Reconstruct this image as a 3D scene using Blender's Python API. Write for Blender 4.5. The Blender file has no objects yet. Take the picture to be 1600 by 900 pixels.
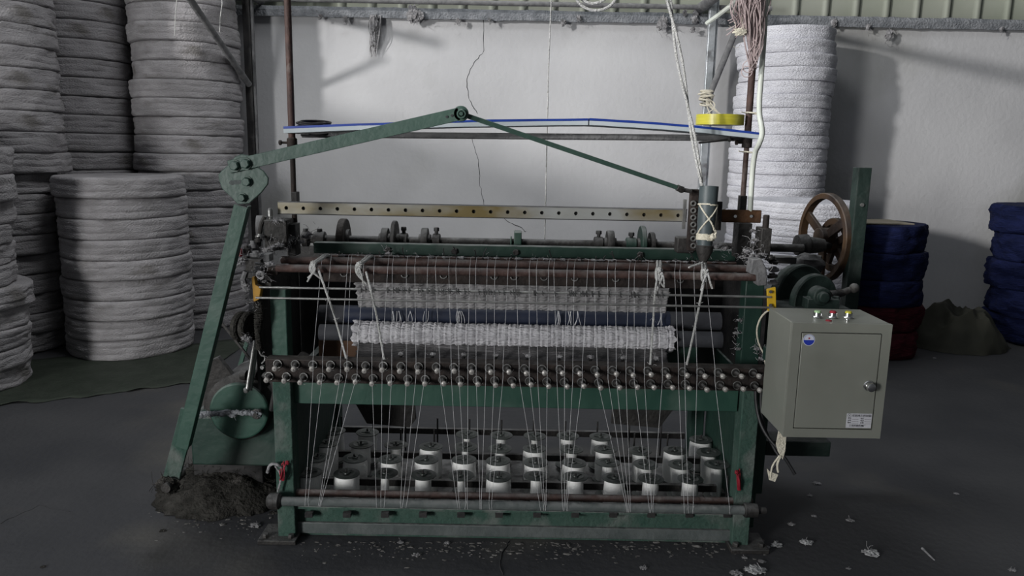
import bpy, math, random
from mathutils import Vector, Matrix, noise
R = math.radians
C = bpy.context.scene.collection
rnd = random.Random(7)

# ------------------------------------------------------------------ camera, world, lights, exposure
FOC, PITCH, ROLL = 1200.0, 10.5, 1.1
CAM = Vector((0, 0, 1.55))
camd = bpy.data.cameras.new('camera'); camd.sensor_width = 36; camd.lens = 36 * FOC / 1600
camo = bpy.data.objects.new('camera', camd); C.objects.link(camo)
CM = Matrix.Rotation(R(90 - PITCH), 4, 'X') @ Matrix.Rotation(R(ROLL), 4, 'Z')
camo.matrix_world = Matrix.Translation(CAM) @ CM
camd.clip_start = .05
bpy.context.scene.camera = camo

w = bpy.data.worlds.new('world'); bpy.context.scene.world = w; w.use_nodes = True
nt = w.node_tree; nt.nodes.clear()
o_ = nt.nodes.new('ShaderNodeOutputWorld'); bg = nt.nodes.new('ShaderNodeBackground')
tc = nt.nodes.new('ShaderNodeTexCoord'); sx = nt.nodes.new('ShaderNodeSeparateXYZ')
nt.links.new(tc.outputs['Generated'], sx.inputs[0])
def wmath(op, a, b, clamp=False):
    m = nt.nodes.new('ShaderNodeMath'); m.operation = op; m.use_clamp = clamp
    for i, v in enumerate((a, b)):
        if isinstance(v, (int, float)): m.inputs[i].default_value = v
        else: nt.links.new(v, m.inputs[i])
    return m.outputs[0]
dt = wmath('ADD', wmath('MULTIPLY', sx.outputs[0], -.80), wmath('MULTIPLY', sx.outputs[2], .60))
lobe = wmath('MULTIPLY', wmath('POWER', wmath('MAXIMUM', dt, 0.0), 1.6), 1.25)
tot = wmath('ADD', lobe, 0.19)
bg.inputs[0].default_value = (.90, .95, 1.0, 1)
nt.links.new(wmath('MULTIPLY', tot, 0.33), bg.inputs[1])
nt.links.new(bg.outputs[0], o_.inputs[0])

def area(name, loc, target, size, energy, col=(1, .98, .95)):
    l = bpy.data.lights.new(name, 'AREA'); l.shape = 'DISK'; l.size = size; l.energy = energy; l.color = col
    o = bpy.data.objects.new(name, l); C.objects.link(o); o.location = loc
    o.rotation_euler = (Vector(target) - Vector(loc)).to_track_quat('-Z', 'Y').to_euler()
    return o
area('window_daylight', (-20, -12, 6.7), (1, 6, 1.6), 1.3, 5300)
area('overhead_fill', (-.6, 4.3, 5.2), (0, 4.1, 0), 2.0, 85, (.97, .99, 1))  # added fill from above for the floor behind and upward faces
area('left_fill', (-5.0, -2.5, 1.6), (.6, 2.0, .6), 2.0, 480, (1, 1, .98))  # added fill from the low left; the wall has no doorway
vs = bpy.context.scene.view_settings
vs.view_transform = 'Standard'; vs.look = 'None'; vs.gamma = 1; vs.exposure = 0; vs.use_curve_mapping = False

def at(px, py, Y):
    d = CM.to_3x3() @ Vector((px - 800, -(py - 450), -FOC))
    return CAM + d * (Y / d.y)

# ------------------------------------------------------------------ materials
def mat(name, c1, c2=None, rough=.6, metal=0, scale=8, bump=0, bscale=None, stretch=(1, 1, 1), c3=None, spots=.6, dust=0, spec=.4, dustcol=(.30, .30, .30), detail=6):
    m = bpy.data.materials.new(name); m.use_nodes = True; t = m.node_tree; n = t.nodes; L = t.links
    b = n['Principled BSDF']; b.inputs['Roughness'].default_value = rough; b.inputs['Metallic'].default_value = metal
    b.inputs['Specular IOR Level'].default_value = spec
    c = n.new('ShaderNodeTexCoord'); mp = n.new('ShaderNodeMapping'); mp.inputs['Scale'].default_value = stretch
    L.new(c.outputs['Object'], mp.inputs[0])
    nz = n.new('ShaderNodeTexNoise'); nz.inputs['Scale'].default_value = scale; nz.inputs['Detail'].default_value = detail
    L.new(mp.outputs[0], nz.inputs[0])
    r = n.new('ShaderNodeValToRGB'); r.color_ramp.elements[0].position = .35; r.color_ramp.elements[1].position = .65
    r.color_ramp.elements[0].color = (*c1, 1); r.color_ramp.elements[1].color = (*(c2 or c1), 1)
    L.new(nz.outputs[0], r.inputs[0]); out = r.outputs[0]
    def mix(fac, a, col):
        mx = n.new('ShaderNodeMix'); mx.data_type = 'RGBA'; L.new(fac, mx.inputs[0]); L.new(a, mx.inputs[6]); mx.inputs[7].default_value = (*col, 1)
        return mx.outputs[2]
    def noisefac(sc, lo, hi, off):
        z = n.new('ShaderNodeTexNoise'); z.inputs['Scale'].default_value = sc; z.inputs['Detail'].default_value = 5
        m2 = n.new('ShaderNodeMapping'); m2.inputs['Location'].default_value = (off, off, off); L.new(mp.outputs[0], m2.inputs[0]); L.new(m2.outputs[0], z.inputs[0])
        q = n.new('ShaderNodeMapRange'); q.inputs[1].default_value = lo; q.inputs[2].default_value = hi; L.new(z.outputs[0], q.inputs[0])
        return q.outputs[0]
    if c3: out = mix(noisefac(scale * .6, spots - .06, spots + .08, 3.3), out, c3)
    if dust:
        g = n.new('ShaderNodeNewGeometry'); s = n.new('ShaderNodeSeparateXYZ'); L.new(g.outputs['Normal'], s.inputs[0])
        q = n.new('ShaderNodeMapRange'); q.inputs[1].default_value = .1; q.inputs[2].default_value = .9; q.inputs[4].default_value = dust; L.new(s.outputs[2], q.inputs[0])
        a = n.new('ShaderNodeMath'); a.operation = 'MULTIPLY'; L.new(q.outputs[0], a.inputs[0])
        L.new(noisefac(18, .3, .6, 9.1), a.inputs[1]); out = mix(a.outputs[0], out, dustcol)
    L.new(out, b.inputs['Base Color'])
    if bump:
        z = n.new('ShaderNodeTexNoise'); z.inputs['Scale'].default_value = bscale or scale * 4; z.inputs['Detail'].default_value = 8; L.new(mp.outputs[0], z.inputs[0])
        bp = n.new('ShaderNodeBump'); bp.inputs['Strength'].default_value = bump; bp.inputs['Distance'].default_value = .015
        L.new(z.outputs[0], bp.inputs['Height']); L.new(bp.outputs[0], b.inputs['Normal'])
    return m
M = dict(
    wall=mat('plaster', (.52, .52, .535), (.43, .43, .445), .9, scale=1.0, bump=.3, bscale=24, c3=(.34, .34, .335), spots=.60, detail=10),
    floor=mat('concrete', (.043, .044, .049), (.062, .062, .066), .75, scale=1.6, bump=.22, bscale=30, c3=(.088, .084, .078), spots=.60, detail=12, spec=.2),
    clad=mat('cladding', (.38, .41, .34), (.46, .48, .42), .5, scale=1.5),
    ledge=mat('ledge', (.15, .16, .175), (.26, .27, .29), .95, scale=14, bump=1, bscale=60, spec=.1),
    coil=mat('net_coil_dusty', (.40, .385, .40), (.30, .29, .298), .95, scale=3, bump=.8, bscale=34, stretch=(2, 2, 4), c3=(.21, .20, .195), spots=.62, spec=.05),
    coilw=mat('net_coil_white', (.68, .68, .73), (.57, .57, .62), .95, scale=3, bump=1, bscale=34, stretch=(2, 2, 4), spec=.05),
    coilb=mat('net_coil_blue', (.006, .009, .035), (.010, .015, .06), .8, scale=9, bump=1, bscale=26, stretch=(1, 1, 4), spec=.12),
    coilr=mat('net_coil_red', (.07, .010, .018), (.04, .007, .011), .8, scale=9, bump=1, bscale=26, stretch=(1, 1, 4), spec=.12),
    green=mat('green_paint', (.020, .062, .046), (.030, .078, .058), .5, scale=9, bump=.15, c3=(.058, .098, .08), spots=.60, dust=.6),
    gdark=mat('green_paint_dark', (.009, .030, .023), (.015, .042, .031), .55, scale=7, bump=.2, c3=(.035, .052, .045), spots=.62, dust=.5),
    glink=mat('green_linkage', (.036, .070, .058), (.048, .088, .072), .45, scale=12, bump=.12, c3=(.03, .068, .052), spots=.66),
    gdust=mat('dusty_green', (.028, .068, .053), (.05, .088, .072), .9, scale=12, bump=.5, bscale=60, c3=(.11, .13, .12), spots=.58, dust=.7),
    black=mat('black_metal', (.012, .012, .013), (.03, .028, .028), .6, scale=15, bump=.2, dust=.5),
    iron=mat('dark_iron', (.022, .021, .021), (.045, .042, .040), .65, .3, scale=14, bump=.4, dust=.6, dustcol=(.2, .2, .2)),
    steel=mat('steel', (.22, .22, .22), (.34, .34, .33), .4, .7, scale=20, bump=.15, dust=.3),
    chrome=mat('chrome', (.6, .6, .6), (.75, .75, .75), .2, 1, scale=20),
    galv=mat('galvanised', (.42, .45, .47), (.60, .63, .66), .38, .6, scale=16, bump=.2, c3=(.25, .25, .26), spots=.6),
    galvd=mat('dusty_dark_tube', (.10, .10, .105), (.17, .17, .175), .8, scale=16, bump=.4, dust=.6),
    rust=mat('rusty_tube', (.045, .027, .024), (.075, .042, .036), .7, .1, scale=20, bump=.3, c3=(.13, .105, .095), spots=.66, dust=.4),
    rustd=mat('rusty_dark', (.013, .0095, .009), (.028, .019, .016), .75, .1, scale=20, bump=.3, dust=.3, dustcol=(.2, .19, .18)),
    rusty=mat('orange_rust', (.12, .055, .022), (.06, .032, .018), .7, .2, scale=14, bump=.3),
    punched=mat('stained_bar', (.34, .35, .35), (.28, .28, .25), .5, .35, scale=6, bump=.2, c3=(.17, .13, .055), spots=.46, stretch=(.5, 1, 1)),
    pvc=mat('pvc_grey', (.050, .066, .072), (.068, .086, .092), .5, scale=10, bump=.08),
    yellow=mat('yellow_paint', (.62, .40, .02), (.5, .3, .02), .5, scale=20, c3=(.35, .25, .1), spots=.6),
    orange=mat('ochre_paint', (.42, .22, .02), (.3, .16, .02), .6, scale=20, dust=.6),
    tape=mat('yellow_tape', (.42, .38, .03), (.50, .46, .06), .3, scale=10, stretch=(1, 1, 12)),
    blue=mat('blue_film', (.012, .035, .22), (.016, .05, .28), .4, scale=10),
    foam=mat('white_foam', (.44, .48, .52), (.38, .43, .46), .8, scale=10),
    navy=mat('navy_roller', (.008, .012, .028), (.012, .018, .04), .6, scale=10, bump=.1),
    rubber=mat('dark_roller', (.030, .031, .038), (.045, .047, .055), .75, scale=12, bump=.2),
    thread=mat('white_thread', (.93, .93, .92), (.90, .90, .89), .35, scale=4, bump=.3, bscale=30, stretch=(.6, .6, 26), spec=.7),
    lip=mat('grey_lip', (.065, .078, .078), (.10, .112, .112), .9, scale=10, bump=.4, dust=.4),
    dustbit=mat('floor_dust', (.12, .115, .11), (.19, .185, .18), 1, scale=12, spec=0),
    netx=mat('thin_net', (.13, .125, .13), (.05, .05, .052), .95, scale=14, bump=1, bscale=80, stretch=(.25, 2, 2), c3=(.26, .25, .26), spots=.60),
    gblk=mat('green_paint_shaded', (.008, .018, .015), (.015, .028, .024), .6, scale=9, bump=.3, c3=(.03, .04, .036), spots=.62, dust=.5, dustcol=(.14, .15, .15)),  # machine green darkened to carry the shade at the right end
    yarn=mat('yarn', (.62, .62, .64), None, .7),
    rope=mat('white_rope', (.72, .72, .72), (.60, .60, .58), .9, scale=60, bump=1, bscale=200),
    rag=mat('cream_cord', (.70, .66, .55), (.6, .56, .46), .9, scale=60, bump=.6, bscale=150),
    pink=mat('pink_yarn', (.46, .38, .38), (.36, .285, .285), .95, scale=30),
    net=mat('woven_net', (.60, .59, .62), (.46, .45, .48), .95, scale=30, bump=1, bscale=90, stretch=(.2, 1, 1)),
    netd=mat('woven_net_dusty', (.38, .37, .38), (.27, .265, .27), .95, scale=26, bump=1, bscale=80, stretch=(.2, 1, 1), spec=.1),
    flange=mat('bobbin_flange', (.022, .028, .026), (.036, .043, .040), .42, scale=20, dust=.25, dustcol=(.10, .11, .105)),
    box=mat('cabinet_paint', (.185, .190, .166), (.202, .208, .184), .34, scale=6, bump=.05, c3=(.165, .17, .148), spots=.68, spec=.55),
    red=mat('red', (.30, .012, .028), (.2, .01, .02), .7, scale=30),
    paleg=mat('pale_green_button', (.3, .45, .25), None, .5),
    label=mat('label_film', (.45, .45, .50), (.52, .52, .56), .35, scale=10),
    ink=mat('ink', (.015, .015, .02), None, .6),
    inkb=mat('blue_ink', (.02, .04, .35), None, .5),
    white=mat('sticker_white', (.55, .57, .65), None, .5),
    cable=mat('black_cable', (.01, .01, .012), (.018, .018, .02), .45, scale=10),
    lint=mat('lint', (.22, .215, .22), (.36, .355, .37), 1, scale=30, bump=1, bscale=90, spec=0),
    lintw=mat('white_lint', (.42, .42, .43), (.56, .56, .57), 1, scale=30, bump=1, bscale=90, spec=0),
    lintd=mat('dark_lint', (.026, .025, .023), (.05, .048, .044), 1, scale=18, bump=1, bscale=70, c3=(.09, .085, .08), spots=.66, spec=0),
    wood=mat('brown_board', (.09, .045, .025), (.13, .07, .04), .7, scale=6, stretch=(.3, 3, 3), bump=.3, dust=.5),
    card=mat('cardboard', (.28, .25, .19), (.34, .30, .24), .9, scale=6),
    tarp=mat('khaki_tarp', (.035, .036, .027), (.055, .054, .040), .8, scale=5, bump=.5, bscale=12),
    sheet=mat('green_sheet', (.018, .025, .017), (.03, .038, .028), .7, scale=7, bump=.5),
    ochre=mat('rusty_wheel', (.030, .020, .017), (.075, .042, .02), .6, .2, scale=7, bump=.3, dust=.2),
    crack=mat('crack', (.03, .03, .032), None, 1),
    hose=mat('white_hose', (.60, .63, .58), (.52, .55, .50), .5, scale=12),
)

# ------------------------------------------------------------------ mesh building
class MB:
    def __init__(s): s.v = []; s.f = []
    def add(s, vs, fs):
        k = len(s.v); s.v += [Vector(v) for v in vs]; s.f += [tuple(i + k for i in f) for f in fs]; return s
    def box(s, c, d, rot=None):
        c = Vector(c); q = [Vector((x * d[0] / 2, y * d[1] / 2, z * d[2] / 2)) for x in (-1, 1) for y in (-1, 1) for z in (-1, 1)]
        if rot: q = [rot @ a for a in q]
        return s.add([c + a for a in q], [(0, 1, 3, 2), (4, 6, 7, 5), (0, 4, 5, 1), (2, 3, 7, 6), (0, 2, 6, 4), (1, 5, 7, 3)])
    def pbox(s, x0, y0, x1, y1, Y, d):          # extent seen at front face Y, reaching back by d
        ym = (y0 + y1) / 2; xm = (x0 + x1) / 2
        a = at(x0, ym, Y).x; b = at(x1, ym, Y).x; t = at(xm, y0, Y).z; u = at(xm, y1, Y).z
        return s.box(((a + b) / 2, Y + d / 2, (t + u) / 2), (b - a, d, t - u))
    def bar(s, p0, p1, wd, th, n=(0, 1, 0)):    # flat bar; wd across, th along n
        p0 = Vector(p0); p1 = Vector(p1); a = (p1 - p0).normalized(); n = Vector(n); b = a.cross(n).normalized(); n = b.cross(a)
        q = []
        for p in (p0, p1):
            for i, j in ((-1, -1), (1, -1), (1, 1), (-1, 1)): q.append(p + b * wd / 2 * i + n * th / 2 * j)
        return s.add(q, [(3, 2, 1, 0), (4, 5, 6, 7), (0, 1, 5, 4), (1, 2, 6, 5), (2, 3, 7, 6), (3, 0, 4, 7)])
    def lathe(s, o, ax, prof, n=24, cap=True):
        o = Vector(o); ax = Vector(ax).normalized(); u = ax.orthogonal().normalized(); v = ax.cross(u)
        vs = []; fs = []
        for d, r in prof:
            for k in range(n):
                t = 2 * math.pi * k / n; vs.append(o + ax * d + (u * math.cos(t) + v * math.sin(t)) * r)
        for i in range(len(prof) - 1):
            for k in range(n):
                k2 = (k + 1) % n; fs.append((i * n + k, i * n + k2, (i + 1) * n + k2, (i + 1) * n + k))
        if cap: fs.append(tuple(reversed(range(n)))); fs.append(tuple((len(prof) - 1) * n + k for k in range(n)))
        return s.add(vs, fs)
    def cyl(s, p0, p1, r, n=16, r2=None):
        p0 = Vector(p0); p1 = Vector(p1); return s.lathe(p0, p1 - p0, [(0, r), ((p1 - p0).length, r if r2 is None else r2)], n)
    def ring(s, c, ax, R0, r, n=32, m=8, sx=1):
        c = Vector(c); ax = Vector(ax).normalized(); u = ax.orthogonal().normalized(); v = ax.cross(u); vs = []; fs = []
        for i in range(n):
            t = 2 * math.pi * i / n; e = u * math.cos(t) + v * math.sin(t)
            for j in range(m):
                a = 2 * math.pi * j / m; vs.append(c + e * (R0 + r * math.cos(a)) + ax * r * sx * math.sin(a))
        for i in range(n):
            for j in range(m): fs.append((i * m + j, ((i + 1) % n) * m + j, ((i + 1) % n) * m + (j + 1) % m, i * m + (j + 1) % m))
        return s.add(vs, fs)
    def tube(s, pts, r, n=6, smooth=0):
        pts = [Vector(p) for p in pts]
        for _ in range(smooth):
            q = [pts[0]]
            for a, b in zip(pts, pts[1:]): q += [a * .75 + b * .25, a * .25 + b * .75]
            pts = q + [pts[-1]]
        if not isinstance(r, (list, tuple)): r = [r] * len(pts)
        elif len(r) != len(pts): r = [r[0] + (r[-1] - r[0]) * i / (len(pts) - 1) for i in range(len(pts))]
        t = (pts[1] - pts[0]).normalized(); u = t.orthogonal().normalized(); vs = []; fs = []
        for i, p in enumerate(pts):
            t = (pts[min(i + 1, len(pts) - 1)] - pts[max(i - 1, 0)])
            if t.length < 1e-9: t = Vector((0, 0, 1))
            t.normalize(); u = (u - t * u.dot(t)); u = u.normalized() if u.length > 1e-6 else t.orthogonal().normalized(); v = t.cross(u)
            for k in range(n): a = 2 * math.pi * k / n; vs.append(p + (u * math.cos(a) + v * math.sin(a)) * r[i])
        for i in range(len(pts) - 1):
            for k in range(n): fs.append((i * n + k, i * n + (k + 1) % n, (i + 1) * n + (k + 1) % n, (i + 1) * n + k))
        fs.append(tuple(reversed(range(n)))); fs.append(tuple((len(pts) - 1) * n + k for k in range(n)))
        return s.add(vs, fs)
    def prism(s, pts, off):
        pts = [Vector(p) for p in pts]; off = Vector(off); n = len(pts)
        return s.add(pts + [p + off for p in pts], [tuple(range(n)), tuple(reversed(range(n, 2 * n)))] + [(i, i + n, (i + 1) % n + n, (i + 1) % n) for i in range(n)])
    def blob(s, c, r, amp=.35, fr=2.2, n=14, seed=0, sq=(1, 1, 1)):
        c = Vector(c); vs = []; fs = []
        for i in range(n + 1):
            th = math.pi * i / n
            for k in range(2 * n):
                ph = math.pi * k / n; d = Vector((math.sin(th) * math.cos(ph), math.sin(th) * math.sin(ph), math.cos(th)))
                q = 1 + amp * noise.noise(d * fr + Vector((seed * 3.7, seed, -seed * 2))) + amp * .5 * noise.noise(d * fr * 3 + Vector((seed, 0, 5)))
                vs.append(c + Vector((d.x * sq[0], d.y * sq[1], d.z * sq[2])) * r * q)
        for i in range(n):
            for k in range(2 * n): fs.append((i * 2 * n + k, (i + 1) * 2 * n + k, (i + 1) * 2 * n + (k + 1) % (2 * n), i * 2 * n + (k + 1) % (2 * n)))
        return s.add(vs, fs)
    def fuzz(s, c, r, n=14, th=.0008, sq=(1, 1, 1)):
        c = Vector(c)
        for _ in range(n):
            d = Vector([rnd.gauss(0, 1) * q for q in sq]) * r * .45; e = Vector([rnd.gauss(0, 1) for _ in range(3)]) * r * .5
            p = c + d; s.tube([p, p + e * .5 + Vector([rnd.gauss(0, 1) for _ in range(3)]) * r * .2, p + e], th, 3, 1)
        return s
    def hex(s, c, ax, r, h): return s.lathe(Vector(c), ax, [(0, r), (h * .8, r), (h, r * .82)], 6)
    def build(s, name, m, parent=None, bevel=0, flat=False):
        me = bpy.data.meshes.new(name)
        off = Vector((0, 0, 0)); p = parent
        while p is not None: off += p.location; p = p.parent
        me.from_pydata([v - off for v in s.v], [], s.f); me.update()
        me.materials.append(M[m] if isinstance(m, str) else m)
        if not flat:
            me.polygons.foreach_set('use_smooth', [True] * len(me.polygons)); me.set_sharp_from_angle(angle=R(38))
        o = bpy.data.objects.new(name, me); C.objects.link(o)
        if parent: o.parent = parent
        if bevel:
            b = o.modifiers.new('bevel', 'BEVEL'); b.width = bevel; b.segments = 2; b.limit_method = 'ANGLE'; b.angle_limit = R(50)
        return o
def tag(o, label=None, cat=None, group=None, kind=None):
    for k, v in (('label', label), ('category', cat), ('group', group), ('kind', kind)):
        if v: o[k] = v
    return o
def thing(name, label, cat, loc, group=None):
    o = bpy.data.objects.new(name, None); C.objects.link(o); o.location = loc; o.empty_display_size = .1
    return tag(o, label, cat, group)
def single(mb, name, m, label, cat, group=None, bevel=0, kind=None):   # one-mesh thing, origin moved to its base centre
    xs = [v.x for v in mb.v]; ys = [v.y for v in mb.v]; zs = [v.z for v in mb.v]
    c = Vector(((min(xs) + max(xs)) / 2, (min(ys) + max(ys)) / 2, min(zs)))
    mb.v = [v - c for v in mb.v]; o = mb.build(name, m, None, bevel); o.location = c
    return tag(o, label, cat, group, kind)
def copy_tree(o, parent=None):
    c = o.copy(); C.objects.link(c); c.parent = parent
    for ch in list(o.children): copy_tree(ch, c)
    return c
def hlevel(x0, y0, x1, y1, Y):                 # a level line across the machine at depth Y
    a = at(x0, y0, Y); b = at(x1, y1, Y); z = (a.z + b.z) / 2
    return Vector((a.x, Y, z)), Vector((b.x, Y, z))

_o = 'first second third fourth fifth sixth seventh eighth ninth tenth eleventh twelfth thirteenth fourteenth fifteenth sixteenth seventeenth eighteenth nineteenth'.split()
def nth(i, n):            # ordinal counted from the nearer end
    side = 'left'
    if i >= n / 2: i = n - 1 - i; side = 'right'
    w_ = 'outermost' if i == 0 else _o[i]
    return f'{w_} from the {side}' if i else f'{side}most'
# ------------------------------------------------------------------ the room
WY = 7.0
f = MB(); f.add([(-5.2, -3, 0), (7.5, -3, 0), (7.5, WY + .2, 0), (-5.2, WY + .2, 0), (-5.2, -3, -.1), (7.5, -3, -.1), (7.5, WY + .2, -.1), (-5.2, WY + .2, -.1)],
      [(0, 1, 2, 3), (7, 6, 5, 4), (0, 4, 5, 1), (1, 5, 6, 2), (2, 6, 7, 3), (3, 7, 4, 0)])
floor = tag(f.build('floor', 'floor'), kind='structure')
ZT = at(800, 29, WY).z
wb = MB().box((1.15, WY + .1, ZT / 2), (12.7, .2, ZT))
wall = tag(wb.build('wall_back', 'wall'), kind='structure')
wl = MB().box((-5.3, 1.9, 1.39), (.2, 10.4, 2.78))
tag(wl.build('wall_left_occluder', 'wall'), kind='structure')  # unseen wall added as occluder, height set to shade the lower room
def crackline(pxs, Y, r0, plane='wall'):
    m = MB()
    pts = []
    for a, b in zip(pxs, pxs[1:]):
        for k in range(5): pts.append((a[0] + (b[0] - a[0]) * k / 5 + rnd.uniform(-1.1, 1.1), a[1] + (b[1] - a[1]) * k / 5 + rnd.uniform(-1, 1)))
    pts.append(pxs[-1])
    q = []
    for x, y in pts:
        if plane == 'wall': q.append(at(x, y, WY))
        else:
            d = at(x, y, 1) - CAM; q.append(CAM + d * (-CAM.z / d.z))
    m.tube(q, [r0 * rnd.uniform(.5, 1.3) for _ in q], 5); return m
for c_ in ([(755, 27), (757, 80), (740, 98), (729, 125), (733, 155), (746, 178)], [(738, 217), (748, 250), (750, 290), (757, 320), (793, 346), (815, 356), (822, 362)]):
    crackline(c_, WY, .003).build('crack', 'crack', wall)
crackline([(795, 846), (786, 862), (780, 880), (786, 899)], 0, .003, 'floor').build('crack', 'crack', floor)
crackline([(0, 818), (60, 790), (110, 800)], 0, .0016, 'floor').build('crack', 'crack', floor)
# ledge on top of the brick wall, dusty
lg = MB(); n_ = 260
vs_ = []; fs_ = []
for i in range(n_ + 1):
    x = -5.2 + 12.7 * i / n_; q = noise.noise(Vector((x * 3, 0, 0))) * .5 + noise.noise(Vector((x * 14, 2, 0))) * .5
    t = .012 + .02 * max(0, q); b = .004 + .02 * max(0, -q)
    for y, z in ((WY - .06, ZT - .02 - b), (WY - .07 - abs(q) * .01, ZT + .03), (WY - .05, ZT + .05 + t), (WY + .02, ZT + .06 + t), (WY + .02, ZT - .001)): vs_.append((x, y, z))
for i in range(n_):
    for j in range(5): fs_.append((i * 5 + j, (i + 1) * 5 + j, (i + 1) * 5 + (j + 1) % 5, i * 5 + (j + 1) % 5))
lg.add(vs_, fs_); tag(lg.build('trim_1', 'ledge'), kind='structure')
# corrugated cladding above
cl = MB(); vs_ = []; x = -5.2
prof = [(0, 0), (.17, 0), (.19, -.035), (.225, -.035), (.245, 0), (.265, 0)]
while x < 7.5:
    for a, d in prof[:-1]: vs_.append((x + a, d))
    x += .265
P_ = [(a, WY + .07 + d, z) for a, d in vs_ for z in (ZT + .05, ZT + 1.0)]
cl.add(P_, [(2 * i, 2 * i + 2, 2 * i + 3, 2 * i + 1) for i in range(len(vs_) - 1)])
o = cl.build('wall_upper', 'clad'); o.modifiers.new('s', 'SOLIDIFY').thickness = .004; tag(o, kind='structure')
# horizontal scaffold rail just under the frame top
def px_tube(a, b, Y, r, n=12, Y2=None): return MB().cyl(at(a[0], a[1], Y), at(b[0], b[1], Y2 or Y), r, n)
p0, p1 = hlevel(385, -2, 1150, 12, 6.78)
tag(MB().cyl(p0 - Vector((2.2, 0, 0)), p1 + Vector((.3, 0, 0)), .02, 12).build('trim_2', 'galvd'), kind='structure')

def post(name, px, Y, m1, m2, label, braces, grp=None):
    x = at(px, 200, Y).x
    t = thing(name, label, 'post', (x, Y, 0), grp)
    MB().box((x, Y, 1.55), (.06, .05, 3.1)).build('upright', m1, t, .004)
    MB().box((x, Y, .006), (.14, .12, .012)).build('base_plate', m2, t)
    MB().box((x + .042, Y + .01, 1.55), (.018, .03, 3.1)).build('flange', m2, t)
    for a, b, r in braces: MB().cyl(at(a[0], a[1], a[2] if len(a) > 2 else Y - .05), at(b[0], b[1], Y - .05), r, 12).build('brace', 'galvd', t)
    return t
post('steel_post', 393, 6.74, 'black', 'galvd', 'dark dusty steel scaffold post left behind the weaving machine', [((292, -8, 5.78), (389, 132, 6.7), .026), ])
tp = post('steel_post', 1102, 6.74, 'galv', 'galv', 'shiny galvanised scaffold post behind the yellow tape roll', [((1104, 160), (1150, 48), .026), ])
for x_, L_, r_ in ((393, 1.5, .035), (1102, 2.6, .042)):
    p = at(x_, 20, 6.72); z_ = ZT + .10
    q = MB().cyl((p.x, 6.98, z_), (p.x, 6.98 - L_, z_ + .02), r_, 14)
    single(q, 'scaffold_rail', 'galvd', 'steel scaffold rail running out from the wall above the ' + ('dark left post' if x_ < 800 else 'galvanised post'), 'rail')
k = MB(); c = at(1104, 152, 6.66)
for i in range(9): k.ring(c + Vector((rnd.uniform(-.02, .02), 0, rnd.uniform(-.06, .06))), (rnd.uniform(-.4, .4), rnd.uniform(-.4, .4), 1), .05, .008, 16, 5)
for i in range(5): k.tube([c, c + Vector((rnd.uniform(-.1, .1), -.05, -.07)), c + Vector((rnd.uniform(-.1, .16), -.05, -.16))], .005, 5, 2)
single(k, 'rag_tie', 'rag', 'cream rag cord knotted round the galvanised scaffold post', 'cord')

# ------------------------------------------------------------------ stacks of net coils
def coil_mesh(seed, r, h, ridges=3, rough=1.0, nt_=72, ind=.028):
    m = MB(); vs = []; fs = []; prof = []
    nr = ridges * 6
    prof.append((r * .25, .0)); prof.append((r * .8, .0))
    for i in range(nr + 1):
        t = i / nr; e = (abs(2 * t - 1)) ** 12
        prof.append((r * (1 - ind * e) - .0038 * (1 - abs(math.sin(math.pi * t * ridges))) ** 2, h * (.01 + .98 * t)))
    prof.append((r * .8, h)); prof.append((r * .25, h * .97))
    for i, (pr, pz) in enumerate(prof):
        for k in range(nt_):
            a = 2 * math.pi * k / nt_; ca, sa = math.cos(a), math.sin(a)
            q = noise.noise(Vector((ca * 1.1 + seed * 9, sa * 1.1, pz * 3))) * .020 + noise.noise(Vector((ca * 4, sa * 4 + seed * 5, pz * 14))) * .010 + noise.noise(Vector((ca * 16, sa * 16 + seed, pz * 50))) * .005
            edge = 1 if 2 <= i < len(prof) - 2 else 0
            rr = pr + q * rough * (1 if edge else .5)
            zz = pz + (noise.noise(Vector((ca * 2.0 + seed, sa * 2.0, 0))) * .009 * rough + noise.noise(Vector((ca * 7 + seed, sa * 7, pz * 10))) * .006 * rough) * math.sin(math.pi * max(0, min(1, pz / h)))
            vs.append((rr * ca, rr * sa, zz))
    n = nt_
    for i in range(len(prof) - 1):
        for k in range(n): fs.append((i * n + k, i * n + (k + 1) % n, (i + 1) * n + (k + 1) % n, (i + 1) * n + k))
    fs.append(tuple(reversed(range(n)))); fs.append(tuple((len(prof) - 1) * n + k for k in range(n)))
    m.add(vs, fs); return m
ORD = ['bottom', 'second', 'third', 'fourth', 'fifth', 'sixth', 'seventh', 'eighth', 'ninth', 'tenth', 'eleventh', 'twelfth', 'thirteenth', 'fourteenth', 'fifteenth', 'sixteenth', 'seventeenth', 'eighteenth', 'nineteenth', 'twentieth', 'twenty-first', 'twenty-second', 'twenty-third', 'twenty-fourth']
VAR = {}
def proto_coil(key, r, h, m, ridges, rough):
    if key not in VAR:
        VAR[key] = []
        for s in range(6):
            o = coil_mesh(s + len(VAR) * 7, r, h, ridges, rough, 72, .009 if m == 'coilw' else .022).build('net_coil', m); C.objects.unlink(o); VAR[key].append(o)
    return VAR[key]
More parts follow.
